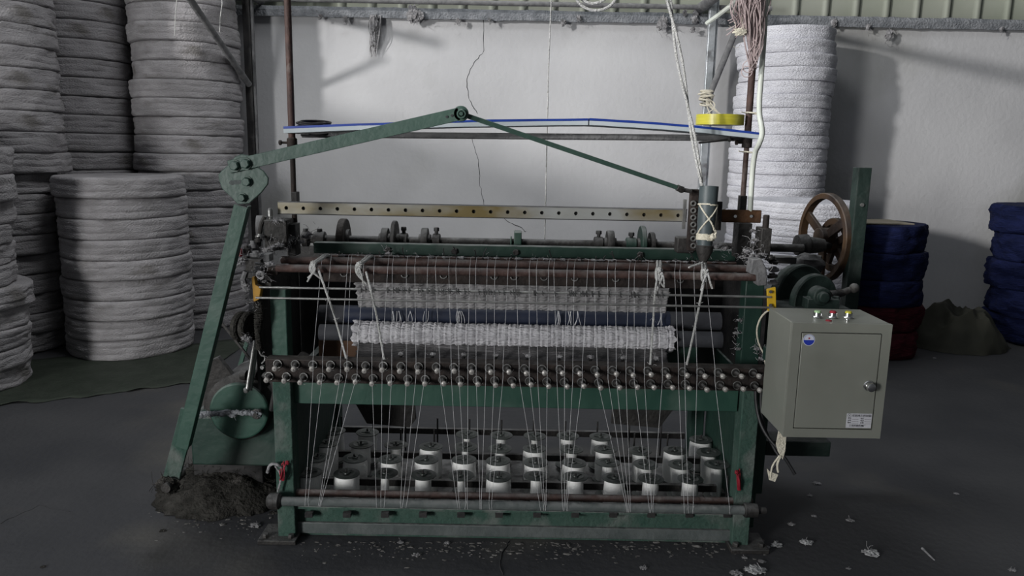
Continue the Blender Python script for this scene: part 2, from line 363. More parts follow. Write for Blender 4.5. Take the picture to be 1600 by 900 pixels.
def stack(key, x, y, n, r, h, m, desc, grp, ridges=3, rough=1, jit=.012, over=None, z0=.002):
    ps = proto_coil(key, r, h, m, ridges, rough); z = z0
    for i in range(n):
        o = ps[rnd.randrange(6)].copy(); C.objects.link(o)
        sc = 1 + rnd.uniform(-.012, .012); hs = 1
        dx = dy = 0
        if over and i in over: sc *= over[i][0]; hs = over[i][1]; dx = over[i][2]
        o.location = (x + rnd.uniform(-jit, jit) + dx, y + rnd.uniform(-jit, jit), z); o.scale = (sc, sc, hs)
        o.rotation_euler = (0, 0, rnd.uniform(0, 6.28)); z += (h * hs) * 1.0 + .0006
        pos = 'bottom one' if i == 0 else 'top one' if (i == n - 1 and z < 2.7) else ORD[i] + ' from bottom'
        tag(o, f'{desc[0]}, {pos} of the {desc[1]}', 'rope coil', grp)
    return z
GW = 'dusty white net coils stacked at the left'
H = .143
stack('E', -2.86, 5.64, 9, .435, .142, 'coil', ('dusty net coil', 'short left stack'), GW)
stack('D', -2.72, 6.55, 21, .42, H, 'coil', ('dusty net coil', 'tall stack beside dark post'), GW)
stack('C', -3.60, 6.52, 21, .42, H, 'coil', ('dim net coil', 'tall stack farthest back at left'), GW)
stack('B', -3.76, 5.62, 21, .405, H, 'coil', ('rumpled net coil', 'tall stack at left edge'), GW, rough=1.5,
      over={i: (1.04, 1, .05) for i in range(9, 21)})
stack('A', -3.52, 4.64, 12, .405, .125, 'coil', ('rumpled net coil', 'low stack cut by left edge'), GW, rough=1.6,
      over={4: (1.16, 1.1, .03), 0: (1.08, 1, 0), 1: (1.06, 1, 0), 2: (1.06, 1, 0), 3: (1.07, 1, 0), 8: (1.04, 1.1, 0), 9: (1.05, 1.3, .01), 10: (1.05, 1.3, 0), 11: (1.0, 1.2, -.02)})
GR = 'bright white net coils stacked behind the right end of the machine'
stack('F', 2.21, 6.54, 24, .385, .104, 'coilw', ('clean white net coil', 'tall stack behind right pole'), GR, rough=.8, over={i: (1.0 if i < 23 else .9, 1, .0) for i in range(10, 24)}, ridges=2)
stack('G', 2.13, 5.67, 10, .405, .119, 'coilw', ('clean white net coil', 'low stack behind flywheel'), GR, rough=.6)
# blue and red bundles
z = stack('H', 2.86, 5.97, 2, .33, .20, 'coilr', ('dark red net coil', 'stack behind the control box'), 'red net coils', 2, 2.2)
z = stack('I', 2.86, 5.97, 3, .335, .205, 'coilb', ('dark blue net coil', 'blue pile above red coils'), 'blue net coils over red ones', 2, 2.0, z0=z)
c = MB().box((2.80, 5.9, z + .008), (.40, .30, .008), Matrix.Rotation(.2, 3, 'Z')); c.v = [v + Vector((0, 0, .004 * math.sin(v.x * 20))) for v in c.v]
single(c, 'cardboard', 'card', 'flat piece of cardboard on top of the blue net coils', 'cardboard')
stack('J', 4.49, 6.42, 5, .40, .228, 'coilb', ('crumpled blue net coil', 'stack at right edge'), 'blue net coils at the right edge', 2, 3.4, jit=.03)
# tarp heap
def mound(cx, cy, rx, ry, hf, nr=34, na=90, edge=.08):
    m = MB(); vs = [(cx, cy, max(.004, hf(0, 0)))]; fs = []
    for i in range(1, nr + 1):
        for k in range(na):
            a = 2 * math.pi * k / na; q = i / nr * (1 + edge * (noise.noise(Vector((math.cos(a) * 2.5, math.sin(a) * 2.5, 3))) + .5 * noise.noise(Vector((math.cos(a) * 9, math.sin(a) * 9, 3)))))
            u, v = q * math.cos(a), q * math.sin(a); vs.append((cx + u * rx, cy + v * ry, .003 if i == nr else max(.004, hf(u, v))))
    for k in range(na): fs.append((0, 1 + k, 1 + (k + 1) % na))
    for i in range(nr - 1):
        for k in range(na): a = 1 + i * na; fs.append((a + k, a + na + k, a + na + (k + 1) % na, a + (k + 1) % na))
    return m.add(vs, fs)
def tarp_h(u, v):
    q = Vector((u * 1.7, v * 1.7, 1)); h = max(0, 1 - math.hypot(u, v) ** 4)
    return h * (.33 - .05 * u + .12 * noise.noise(q * 1.2) - .10 * abs(noise.noise(q * 1.3 + Vector((4, 0, 0)))) * 2 - .05 * abs(noise.noise(q * 3)))
t = mound(3.67, 6.25, .43, .42, tarp_h, 44, 110)
single(t, 'tarpaulin', 'tarp', 'crumpled khaki tarpaulin heaped against the wall between blue coils', 'tarp')
# dark sheet on the floor at left
s = MB(); vs = []; fs = []; nx = 40; ny = 16
for i in range(nx + 1):
    for j in range(ny + 1):
        u = i / nx; v = j / ny; e = noise.noise(Vector((u * 7, 1, 0))) * .12 + noise.noise(Vector((u * 25, 1, 0))) * .03
        x = -3.4 + u * 1.35; y = 4.75 - .75 * (1 - u) + (1.2) * v + (1 - v) * e
        z = .004 + .012 * max(0, noise.noise(Vector((x * 6, y * 6, 0)))) + (.02 if j == 0 else 0) * abs(noise.noise(Vector((u * 12, 5, 0))))
        vs.append((x, y, z))
for i in range(nx):
    for j in range(ny): a = i * (ny + 1) + j; fs.append((a, a + ny + 1, a + ny + 2, a + 1))
s.add(vs, fs); o = single(s, 'plastic_sheet', 'sheet', 'dark green plastic sheet on the floor under the left coil stacks', 'sheet'); o.modifiers.new('s', 'SOLIDIFY').thickness = .002

# ------------------------------------------------------------------ the weaving machine
X0, X1 = at(443, 720, 2.8).x, at(1166, 730, 2.8).x
mc = thing('weaving_machine', 'green net weaving machine with thread bobbins, rollers and long lever arm', 'machine', ((X0 + X1) / 2, 3.1, 0))
def part(mb, name, m, bevel=0, par=None): return mb.build(name, m, par or mc, bevel)
# frame
for x0, x1, s_ in ((430, 458, -1), (1153, 1180, 1)):
    b = MB(); X = (at(x0, 720, 2.8).x + at(x1, 720, 2.8).x) / 2; W = at(x1, 720, 2.8).x - at(x0, 720, 2.8).x
    zt = at(800, 597, 2.8).z
    b.box((X, 2.84, zt / 2), (W, .08, zt)); part(b, 'leg', 'gdust', .004)
    p = MB().box((X + s_ * -.0 + (-.03 if s_ < 0 else .03), 2.83, .009), (.15, .14, .018)); pl = part(p, 'foot_plate', 'iron', .003)
    for dx in (-.05, .05): part(MB().hex((X + (-.03 if s_ < 0 else .03) + dx, 2.79, .018), (0, 0, 1), .013, .014), 'bolt', 'iron', 0, pl)
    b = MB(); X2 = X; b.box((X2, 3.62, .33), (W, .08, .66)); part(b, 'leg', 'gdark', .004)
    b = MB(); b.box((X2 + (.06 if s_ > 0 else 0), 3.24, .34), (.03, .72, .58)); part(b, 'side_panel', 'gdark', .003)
part(MB().pbox(424, 452, 449, 598, 2.90, .07), 'leg', 'green', .004)
part(MB().pbox(1160, 432, 1189, 606, 2.92, .07), 'leg', 'gdark', .004)  # darker green than the left leg, shade of the side away from the light
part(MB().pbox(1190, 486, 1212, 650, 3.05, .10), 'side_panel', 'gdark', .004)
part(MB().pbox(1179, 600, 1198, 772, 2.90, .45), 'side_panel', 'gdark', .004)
part(MB().pbox(1196, 690, 1298, 713, 3.18, .12), 'motor_beam', 'gblk', .004); part(MB().box((at(1320, 650, 3.35).x, 3.36, .30), (.30, .06, .06)), 'motor_beam', 'black', .004)
part(MB().pbox(458, 599, 1154, 637, 2.835, .06), 'cross_beam', 'green', .003)
b = MB(); b.pbox(458, 800, 1153, 842, 2.845, .012); b.pbox(458, 838, 1153, 842, 2.846, .02); b.pbox(458, 798, 1153, 802, 2.815, .05)
part(b, 'bottom_beam', 'gdust', .002)
a_, b_ = hlevel(458, 828, 1153, 842, 2.80)
part(MB().box(((a_.x + b_.x) / 2, 2.838, a_.z - .006), (b_.x - a_.x, .016, .046)), 'dusty_lip', 'lip', .003)
cols = [482 + 59.55 * i for i in range(12)]
for x in cols:
    part(MB().pbox(x - 6, 802, x + 6, 809, 2.808, .02), 'dark_slot', 'black')  # black blocks stand in for dark slots in the beam top
a_, b_ = hlevel(413, 563, 1203, 577, 2.76)
a2, b2 = hlevel(413, 601, 1203, 610, 2.76)
tb = part(MB().box(((a_.x + b_.x) / 2, 2.775, (a_.z + a2.z) / 2), (b_.x - a_.x, .012, a_.z - a2.z)), 'tension_bar', 'rustd', .002)
part(MB().box(((a_.x + b_.x) / 2, 2.80, a_.z - .002), (b_.x - a_.x, .05, .006)), 'tension_bar_lip', 'rustd', 0, tb)
# rollers and rods
def roller(name, x0, y0, x1, y1, Y, r, m, n=20):
    a, b = hlevel(x0, y0, x1, y1, Y); return part(MB().cyl(a, b, r, n), name, m), a, b
lr, a, b = roller('lower_roller', 438, 783, 1162, 797, 2.75, .0175, 'lip')
part(MB().lathe(a - Vector((.05, 0, 0)), (1, 0, 0), [(0, .02), (.01, .03), (.045, .032), (.055, .022)], 18), 'collar', 'iron', 0, lr)
part(MB().lathe(b, (1, 0, 0), [(0, .024), (.004, .028), (.05, .026), (.055, .014), (.085, .013)], 18), 'collar', 'iron', 0, lr)
roller('thread_rod', 440, 769, 1175, 783, 2.83, .0145, 'rust')
roller('guide_roller', 440, 406, 1172, 420, 2.97, .0150, 'rust')
roller('guide_roller', 432, 419, 1184, 433, 2.87, .0150, 'rust')
part(MB().pbox(505, 428, 1118, 446, 2.93, .03), 'guide_bar', 'rustd', .002)
hk = []
for x in (537, 632, 693, 772, 803, 850, 898, 962, 1030, 1063):
    c = at(x, 433 + (x - 800) * .019, 2.925); m = MB(); m.tube([c + Vector((.012 * math.cos(t_), 0, .010 * math.sin(t_))) for t_ in [math.pi + math.pi * i / 8 for i in range(9)]], .0022, 6); part(m, 'ring_hook', 'steel')
ra, a, b = roller('comb_rod', 405, 448, 1205, 465, 2.80, .0042, 'steel', 10)
CZ = a.z
roller('comb_rod', 400, 466, 1208, 480, 2.79, .0042, 'steel', 10)
def needle(x, ln):
    m = MB(); m.tube([(x, 2.797, CZ + ln), (x, 2.79, CZ), (x + .003, 2.788, CZ - .010)], .0024, 4); return m
xs_n = [rnd.uniform(604, 780) for _ in range(44)] + [rnd.uniform(780, 920) for _ in range(22)] + [rnd.uniform(920, 1048) for _ in range(14)] + [rnd.uniform(548, 604) for _ in range(6)]
for x in xs_n: part(needle(at(x, 456, 2.8).x, rnd.uniform(.006, .013)), 'needle', 'black')
# woven net sheet, rollers
def knit_sheet(x0, x1, top, bot, m, name, nx=330, nz=40, amp=.004):
    g = MB(); vs = []; fs = []
    for i in range(nx + 1):
        for j in range(nz + 1):
            u = i / nx; v = j / nz; x = x0 + (x1 - x0) * u; y = top[0] + (bot[0] - top[0]) * v; z = top[1] + (bot[1] - top[1]) * v
            ed = .012 * noise.noise(Vector((v * 9, u > .5, 0))) if i in (0, nx) else 0
            q = amp * (abs(math.sin(v * math.pi * 9 + (i // 3 % 2) * .9)) + .6 * math.sin(u * 190)) + .006 * noise.noise(Vector((x * 3, v * 2, 0)))
            vs.append((x + ed, y - q, z + .003 * noise.noise(Vector((x * 30, v * 8, 3)))))
    for i in range(nx):
        for j in range(nz): a = i * (nz + 1) + j; fs.append((a, a + 1, a + nz + 2, a + nz + 1))
    g.add(vs, fs); o = part(g, name, m); o.modifiers.new('s', 'SOLIDIFY').thickness = .003; return o
xa, xb = at(555, 465, 3.0).x, at(1046, 465, 3.0).x
knit_sheet(xa, xb, (3.00, at(800, 441, 3.0).z), (3.06, at(800, 484, 3.06).z), 'netd', 'woven_net')
roller('take_up_roller', 500, 491, 1125, 501, 3.12, .037, 'rubber', 32)
roller('take_up_cover', 540, 491.6, 1045, 500, 3.12, .0385, 'navy', 32)
roller('cloth_roller', 500, 520, 1127, 530, 3.03, .033, 'rubber', 32)
g = MB(); vs = []; fs = []; a, b = hlevel(554, 521, 1051, 529, 3.03); nx, nq = 520, 56
cc = (a + b) / 2
for i in range(nx + 1):
    u = i / nx; x = a.x + (b.x - a.x) * u
    for k in range(nq):
        th = 2 * math.pi * k / nq; st = int(u * 62) % 2
        cf = (u * 30) % 1; q = .045 + .0034 * abs(math.sin(th * 10 + st * math.pi / 2 + math.sin(u * 260) * .35)) - .0035 * max(0, 1 - abs(cf - .5) * 9) + .001 * math.sin(u * 2 * math.pi * 60) + .004 * noise.noise(Vector((x * 5, math.cos(th), math.sin(th)))) + .002 * noise.noise(Vector((x * 60, 4 * math.cos(th), 4 * math.sin(th))))
        if u > .975 or u < .02: q += .004 + .003 * math.sin(th * 9)
        vs.append((x + (.008 * math.sin(th * 7) if i in (0, nx) else 0), cc.y + q * math.cos(th), cc.z + q * math.sin(th)))
for i in range(nx):
    for k in range(nq): fs.append((i * nq + k, (i + 1) * nq + k, (i + 1) * nq + (k + 1) % nq, i * nq + (k + 1) % nq))
fs.append(tuple(range(nq))); fs.append(tuple(nx * nq + k for k in reversed(range(nq))))
g.add(vs, fs); part(g, 'woven_net_roll', 'net')
zt = cc.z - .03; knit_sheet(at(560, 550, 3.0).x, at(1040, 550, 3.0).x, (3.0, zt), (2.93, at(800, 568, 2.93).z), 'netx', 'woven_net', 200, 14, .003)
for i, x in enumerate((626, 675, 724, 774, 824, 873, 922, 972, 1024)):
    c = at(x, 562 + (x - 800) * .019, 2.90); m = MB().tube([c - Vector((0, 0, .03)), c, c + Vector((.004, -.004, .016))], .006, 6); h_ = part(m, 'net_hook', 'black')
    part(MB().blob(c + Vector((.004, -.004, .018)), .009, .5, 2, 8, i, (1.3, 1, .8)).fuzz(c + Vector((0, 0, .02)), .018, 5, .0008), 'lint', 'lint', 0, h_)
for i in range(26):    # loose threads over the roller
    x = rnd.choice([612, 622, 640, 665, 672, 716, 722, 872, 890, 900, 905, 880, 1030, 1036]) + rnd.uniform(-3, 3)
    p = at(x, 486, 3.075); q = at(x + rnd.uniform(-5, 5), 508, 3.065)
    part(MB().tube([p, (p + q) / 2 + Vector((rnd.uniform(-.01, .01), -.008, 0)), q], .0012, 4, 2), 'loose_thread', 'yarn')
part(MB().pbox(498, 532, 712, 566, 3.14, .02), 'wooden_board', 'wood', .002)
part(MB().pbox(1045, 541, 1090, 572, 3.05, .05), 'bracket', 'gdark', .003)
bp = MB(); a, b = hlevel(448, 440, 1180, 452, 3.50); bp.box(((a.x + b.x) / 2, 3.51, .78), (2.16, .012, .60)); part(bp, 'dark_backdrop', 'black')  # added black sheet painting the dark interior behind the rollers
for x in (-.99, .98): part(MB().box((x, 3.2, .80), (.012, .58, .44)), 'side_panel', 'black')  # added black sheets so the gaps beside the legs stay dark
part(MB().prism([at(x, y, 3.3) for x, y in ((548, 618), (646, 618), (650, 655), (640, 668), (573, 662))], (0, .02, 0)), 'hanging_plate', 'iron', .002)
part(MB().prism([at(x, y, 3.3) for x, y in ((958, 630), (1060, 630), (1030, 669), (955, 662))], (0, .02, 0)), 'hanging_plate', 'iron', .002)
# upper beam, camshaft
ub = part(MB().pbox(490, 385, 1150, 402, 3.20, .045), 'upper_beam', 'gdark', .003)
for x in (606, 710, 806, 1000):
    c = at(x, 394 + (x - 800) * .019, 3.2); part(MB().hex(c, (0, -1, 0), .014, .012), 'bolt', 'iron', 0, ub)
roller('thin_rod', 500, 400, 1150, 411, 3.06, .006, 'rust', 10)
for i in range(20):
    x = rnd.uniform(520, 1125); c = at(x, 407 + (x - 800) * .019, 3.05); d = Vector((rnd.uniform(-.02, .025), rnd.uniform(-.03, 0), rnd.uniform(.025, .06)))
    part(MB().tube([c, c + d * .6, c + d + Vector((rnd.uniform(-.012, .012), 0, -.004))], .0022, 5, 2), 'wire_hook', 'black')
cs, ca, cb = roller('camshaft', 470, 373, 1255, 388, 3.35, .018, 'iron', 20)
def cam(x, r, wd, m, boss=.03):
    X = at(x, 380, 3.35).x; c = Vector((X, 3.35, ca.z)); w_ = wd
    q = MB().lathe(c - Vector((w_ / 2, 0, 0)), (1, 0, 0), [(0, r * .86), (0, r * .97), (.003, r), (w_ - .003, r), (w_, r * .97), (w_, r * .86)], 40)
    o = part(q, 'cam_disc', m); part(MB().lathe(c - Vector((w_ / 2 + .012, 0, 0)), (1, 0, 0), [(0, boss), (w_ + .024, boss)], 20), 'hub', 'iron', 0, o)
def collar(x, wd, h, m='iron'):
    X = at(x, 380, 3.35).x; c = Vector((X, 3.35, ca.z))
    o = part(MB().lathe(c - Vector((wd / 2, 0, 0)), (1, 0, 0), [(0, .030), (.003, .034), (wd - .003, .034), (wd, .030)], 20), 'shaft_collar', m)
    q = MB().cyl(c, c + Vector((0, 0, h)), .008, 8); q.hex(c + Vector((0, 0, h)), (0, 0, 1), .013, .016); part(q, 'set_screw', 'black', 0, o)
cam(537, .092, .030, 'rustd', .045); cam(602, .055, .028, 'iron'); cam(617, .088, .018, 'iron'); collar(631, .036, .045); cam(664, .058, .028, 'iron'); collar(682, .034, .045)
collar(935, .040, .045); cam(953, .062, .03, 'iron'); collar(986, .045, .04, 'gdark'); cam(1003, .086, .02, 'gdark'); cam(1018, .058, .02, 'iron'); collar(1065, .05, .02); collar(500, .05, .03); collar(478, .03, .03)
b = MB().pbox(803, 363, 815, 388, 3.30, .08); b.pbox(797, 372, 800, 388, 3.30, .08); part(b, 'shaft_bracket', 'green', .004)
# punched bar
a, b = hlevel(434, 325.5, 1073, 336, 3.05); Hh = .044; cell = (b.x - a.x) / 24; m = MB()
for i in range(24):
    cx = a.x + cell * (i + .5); ns = 16
    for yy, fl in ((3.05, 0), (3.062, 1)):
        o_v = []; i_v = []
        for k in range(ns):
            t_ = 2 * math.pi * k / ns; co, si = math.cos(t_), math.sin(t_); s_ = 1 / max(abs(co), abs(si))
            o_v.append((cx + co * s_ * cell / 2, yy, a.z + si * s_ * Hh / 2)); i_v.append((cx + co * .0075, yy, a.z + si * .0075))
        fs = [(k, (k + 1) % ns, ns + (k + 1) % ns, ns + k) for k in range(ns)]
        m.add(o_v + i_v, fs if fl else [tuple(reversed(q)) for q in fs])
    iv = [(cx + math.cos(2 * math.pi * k / ns) * .0075, y, a.z + math.sin(2 * math.pi * k / ns) * .0075) for y in (3.05, 3.062) for k in range(ns)]
    m.add(iv, [(k, (k + 1) % ns, ns + (k + 1) % ns, ns + k) for k in range(ns)])
pb = part(m, 'punched_bar', 'punched')
part(MB().box(((a.x + b.x) / 2, 3.069, a.z), (b.x - a.x, .012, Hh)), 'dark_backing', 'black', 0, pb)  # added black strip so the punched holes look dark, not wall-bright
part(MB().box(((a.x + b.x) / 2, 3.060, a.z + Hh / 2 + .0015), (b.x - a.x, .03, .003)), 'top_strip', 'galvd', 0, pb)
part(MB().box(((a.x + b.x) / 2, 3.060, a.z - Hh / 2 - .0015), (b.x - a.x, .03, .003)), 'bottom_strip', 'black', 0, pb)
rp = part(MB().pbox(1128, 328, 1190, 348, 3.05, .014), 'rusty_plate', 'rusty', .004)
for x in (1149, 1174): part(MB().cyl(at(x, 338, 3.051), at(x, 338, 3.044), .006, 12), 'bolt', 'chrome', 0, rp)
# carriage at right
b = MB().pbox(1077, 296, 1090, 392, 3.0, .03); cr = part(b, 'carriage', 'rustd', .003)
for i in range(7):
    c = at(1083.5, 318 + i * 11, 2.995); part(MB().ring(c, (0, 1, .2), .009, .0035, 14, 6), 'chain_link', 'steel', 0, cr)
part(MB().pbox(1068, 312, 1072, 358, 3.02, .02), 'slide_rail', 'steel'); part(MB().pbox(1110, 315, 1128, 360, 3.02, .02), 'slide_plate', 'iron', .002)
part(MB().pbox(1058, 371, 1086, 396, 3.1, .06), 'slide_block', 'iron', .006)
# upright poles and shelf pipe
for x0, x1 in ((456.5, 3.10), (1167, 3.10)):
    p = at(x0, 225, 3.10); s_ = -1 if x0 < 800 else 1
    po = part(MB().cyl((p.x, 3.10, 1.20), (p.x, 3.10, p.z + .0), .0105, 14), 'upright_pole', 'rustd' if s_ < 0 else 'rust')
    part(MB().cyl((p.x, 3.10, p.z), (p.x, 3.10, 2.35), .0135, 14), 'pole_sleeve', 'rust', 0, po)
    part(MB().lathe((p.x, 3.10, p.z - .015), (0, 0, 1), [(0, .014), (.002, .02), (.035, .02), (.04, .015)], 16), 'clamp', 'rustd', 0, po)
    part(MB().cyl((p.x - .045, 3.09, p.z + .005), (p.x, 3.10, p.z + .005), .005, 8).lathe((p.x - .05, 3.09, p.z + .005), (1, 0, 0), [(0, .006), (.002, .01), (.01, .01), (.012, .006)], 10), 'clamp_screw', 'rustd', 0, po)
part(MB().pbox(1157, 306, 1167, 330, 3.08, .04), 'pole_socket', 'iron', .002); part(MB().pbox(455, 300, 464, 322, 3.08, .04), 'pole_socket', 'iron', .002)
part(MB().cyl(at(472, 210, 3.12), at(1166, 216, 3.12), .0125, 16), 'shelf_pipe', 'galvd')
part(MB().tube([at(1165, 214, 3.08), at(1130, 219, 3.04), at(1092, 223, 3.02)], .0045, 8).cyl(at(1140, 220, 3.03), at(1140, 214, 3.06), .006, 8), 'clamp_arm', 'black')
# long linkage
YL = 2.74
def px(x, y, Y=YL): return at(x, y, Y)
b = MB().bar(px(377, 322), px(284, 700), .050, .012); b.bar(px(377, 322) + Vector((.022, .02, 0)), px(284, 700) + Vector((.022, .02, 0)), .006, .03); part(b, 'lever_arm', 'green', .002)
b = MB().bar(px(296, 640, 2.755), px(268, 748, 2.755), .062, .014); lf = part(b, 'lever_foot', 'gdust', .002)
part(MB().blob(px(263, 758), .035, .5, 3, 12, 3, (1.2, 1, .9)).fuzz(px(263, 758), .05, 30, .001), 'lint', 'lintd', 0, lf)
part(MB().cyl((px(266, 756).x, 2.70, px(266, 756).z), (px(266, 756).x, 2.84, px(266, 756).z), .018, 14), 'pivot', 'iron', 0, lf)
cp = [(341, 273), (346, 267), (358, 256), (367, 245), (377, 241), (388, 243), (396, 257), (411, 267), (419, 278), (418, 288), (408, 301), (389, 318), (371, 319), (363, 310), (347, 295), (342, 282)]
pl = part(MB().prism([px(x, y, YL - .012) for x, y in cp], (0, .012, 0)), 'pivot_plate', 'glink', .002)
part(MB().prism([px(x, y, YL - .0135) for x, y in ((357, 286), (360, 282), (378, 281), (378, 286), (372, 288), (361, 289))], (0, .002, 0)), 'worn_slot', 'lip', 0, pl)
for x, y, r_ in ((367, 259, .017), (384, 256, .017), (386, 284, .016), (379, 309, .014)):
    c = px(x, y, YL - .024 if y < 270 else YL - .012); q = MB().lathe(c, (0, -1, 0), [(0, r_ * 1.25), (.003, r_ * 1.25)], 20).hex(c - Vector((0, .003, 0)), (0, -1, 0), r_, .014); part(q, 'bolt', 'glink', 0, pl)
b = MB(); A_, B_ = px(358, 261, YL - .018), px(718, 178, YL - .018); b.bar(A_, B_, .044, .010)
b.lathe(px(720, 177.5, YL - .023), (0, 1, 0), [(0, .024), (.002, .027), (.010, .027)], 28); ua = part(b, 'upper_arm', 'glink', .0015)
for x, y in ((698, 182.5), (706, 180.5)): part(MB().cyl(px(x, y, YL - .022), px(x, y, YL - .026), .0045, 10), 'rivet', 'chrome', 0, ua)
part(MB().ring(px(721, 178, YL - .03), (0, 1, 0), .013, .0035, 20, 6).hex(px(721, 178, YL - .024), (0, -1, 0), .008, .014), 'bolt', 'glink', 0, ua)
E_ = at(1058, 293, 2.96); S_ = px(724, 179, YL - .008)
cn = part(MB().bar(S_, E_, .017, .010), 'connecting_rod', 'glink', .002)
part(MB().cyl(E_, at(1064, 296, 2.965), .012, 12).cyl(at(1064, 296, 2.965), at(1080, 299, 2.97), .008, 10).lathe(at(1063, 295.5, 2.965), (E_ - S_), [(0, .013), (.012, .013)], 6), 'rod_end', 'iron', 0, cn)
# crank disc and gearbox at left
cd = at(373, 643, 2.92); b = MB().lathe(cd, (0, 1, 0), [(0, .108), (0, .112), (.003, .116), (.018, .116), (.02, .112)], 56)
ck = part(b, 'crank_disc', 'green')
q = MB().tube([at(300, 645, 2.88), at(330, 647, 2.87), at(360, 643, 2.875), at(400, 647, 2.88)], .009, 8, 1)
for i in range(12): c = at(315 + i * 8, 646 + rnd.uniform(-3, 3), 2.87); q.blob(c, .012, .6, 3, 7, i, (1.3, .8, .8)).fuzz(c, .02, 4, .0009)
part(q, 'crank_link', 'ledge', 0, ck)
c = at(401, 647, 2.875); part(MB().ring(c, (0, 1, 0), .016, .006, 20, 8).hex(c, (0, -1, 0), .011, .018).hex(c - Vector((0, -.0, 0)), (0, 1, 0), .011, .04), 'crank_nut', 'iron', 0, ck)
part(MB().lathe(at(376, 640, 2.98), (0, 1, 0), [(0, .13), (.01, .145), (.25, .145), (.26, .12)], 40), 'gear_housing', 'iron')
part(MB().pbox(298, 652, 440, 728, 2.98, .42), 'gearbox', 'gdark', .008)
part(MB().box((at(365, 700, 3.2).x, 3.25, .12), (.30, .25, .24)), 'gearbox_foot', 'black', .004)  # black colour stands in for the darkness under the gearbox
part(MB().prism([at(x, y, 3.0) for x, y in ((322, 566), (340, 558), (372, 598), (345, 640), (318, 640))], (0, .03, 0)), 'guard_plate', 'iron', .002)
part(MB().cyl(at(386, 610, 2.86), at(398, 532, 2.90), .0075, 12).cyl(at(391, 610, 2.88), at(402, 532, 2.92), .0075, 12).blob(at(385, 610, 2.86), .011, .3, 2, 8, 2), 'push_rod', 'steel')
for x_, s_ in ((380, 0), (392, 1)):
    c = at(x_, 510, 2.98); part(MB().lathe(c - Vector((.017, 0, 0)), (.94, -.34, 0), [(0, .030), (.001, .055), (.006, .062), (.022, .062), (.028, .055), (.029, .03)], 32), 'belt_pulley', 'lintd')
part(MB().blob(at(382, 527, 2.93), .012, .5, 3, 9, 3).blob(at(389, 531, 2.93), .013, .5, 3, 9, 4).fuzz(at(385, 530, 2.92), .03, 16), 'lint', 'lint')
q = MB()
for i in range(26): q.ring(at(404 + math.sin(i * .3) * 1.2, 472 + i * 2.9, 2.86), (rnd.uniform(-.2, .2), rnd.uniform(-.2, .2), 1), .012 + .004 * math.sin(i * .25), .0045, 12, 5)
part(q, 'coil_spring', 'lintd'); part(MB().tube([at(404, 545, 2.86), at(408, 556, 2.86), at(414, 556, 2.86), at(414, 563, 2.86), at(409, 568, 2.86)], .0035, 6, 2).hex(at(411, 573, 2.83), (0, -1, 0), .009, .014), 'spring_hook', 'steel')
part(MB().bar(at(388, 528, 3.25), at(369, 592, 3.25), .018, .012), 'rear_strut', 'green', .002)
for i, x_ in enumerate((378, 395)): part(MB().lathe(at(x_, 585, 2.98), (1, -.3, 0), [(0, .012), (.002, .022), (.028, .022), (.03, .012)], 16), 'bearing_cap', 'iron')
part(MB().bar(at(394, 565, 2.93), at(394 - 55, 495, 2.95), .008, .008), 'tie_rod', 'iron')
part(MB().tube([at(412, 585, 2.86), at(432, 600, 2.84), at(425, 640, 2.88)], .012, 8, 2), 'hose', 'black')
# left end cluster
lb = part(MB().pbox(413, 344, 448, 388, 2.98, .10), 'end_block', 'iron', .003)
part(MB().pbox(449, 350, 462, 400, 3.02, .07), 'end_block', 'black', .003)
part(MB().lathe(at(422.5, 345, 3.02), (0, 0, 1), [(0, .0105), (.042, .0105), (.045, .009), (.05, .006)], 14), 'post_pin', 'steel', 0, lb)
part(MB().lathe(at(400, 356, 3.08), (1, .2, 0), [(0, .02), (.004, .05), (.03, .05), (.034, .02)], 24), 'pulley', 'galvd')
part(MB().tube([at(414, 338, 3.0), at(407, 352, 3.0), at(404, 385, 3.0)], .009, 8, 2), 'bent_arm', 'iron')
def nuts(lst, Y):
    for x, y, r_, h_, m_ in lst:
        c = at(x, y, Y + rnd.uniform(-.03, .03)); part(MB().lathe(c, (rnd.uniform(-.15, .15), rnd.uniform(-.15, .15), 1), [(0, r_ * .9), (h_ * .12, r_), (h_ * .6, r_), (h_ * .62, r_ * .6), (h_, r_ * .55)], 14), 'nut', m_)
nuts([(386, 396, .014, .03, 'iron'), (396, 388, .016, .03, 'galvd'), (404, 378, .014, .02, 'iron'), (386, 408, .018, .02, 'iron'), (400, 400, .022, .02, 'galvd'), (418, 398, .02, .02, 'galvd'), (430, 391, .018, .02, 'black'), (406, 372, .018, .016, 'steel'), (399, 383, .014, .016, 'iron')], 2.95)
part(MB().pbox(383, 405, 408, 424, 2.90, .06), 'clamp_block', 'iron', .003); part(MB().pbox(385, 426, 402, 436, 2.92, .05), 'clamp_block', 'black', .003)
part(MB().pbox(411, 397, 421, 409, 2.84, .05), 'clamp_block', 'galvd', .003); part(MB().pbox(412, 418, 434, 430, 2.86, .05), 'clamp_block', 'rustd', .003)
part(MB().pbox(413, 432, 424, 452, 2.86, .05), 'clamp_block', 'iron', .003)
for x_, y_ in ((405, 412), (405, 418), (406, 425), (404, 430)): part(MB().ring(at(x_, y_, 2.85), (.1, .2, 1), .010, .006, 16, 6), 'washer', 'galvd')
part(MB().ring(at(407, 430, 2.82), (.1, 1, .2), .013, .005, 16, 6), 'washer', 'lint')
part(MB().tube([at(384, 424, 2.92), at(380, 436, 2.92), at(383, 448, 2.92), at(386, 455, 2.92)], [.010, .012, .014, .008], 8), 'knotted_rod', 'galvd')
part(MB().cyl(at(373.5, 400, 2.90), at(373.5, 392, 2.90), .012, 14).blob(at(373.5, 392, 2.90), .012, .05, 1, 8), 'red_cap', 'red')
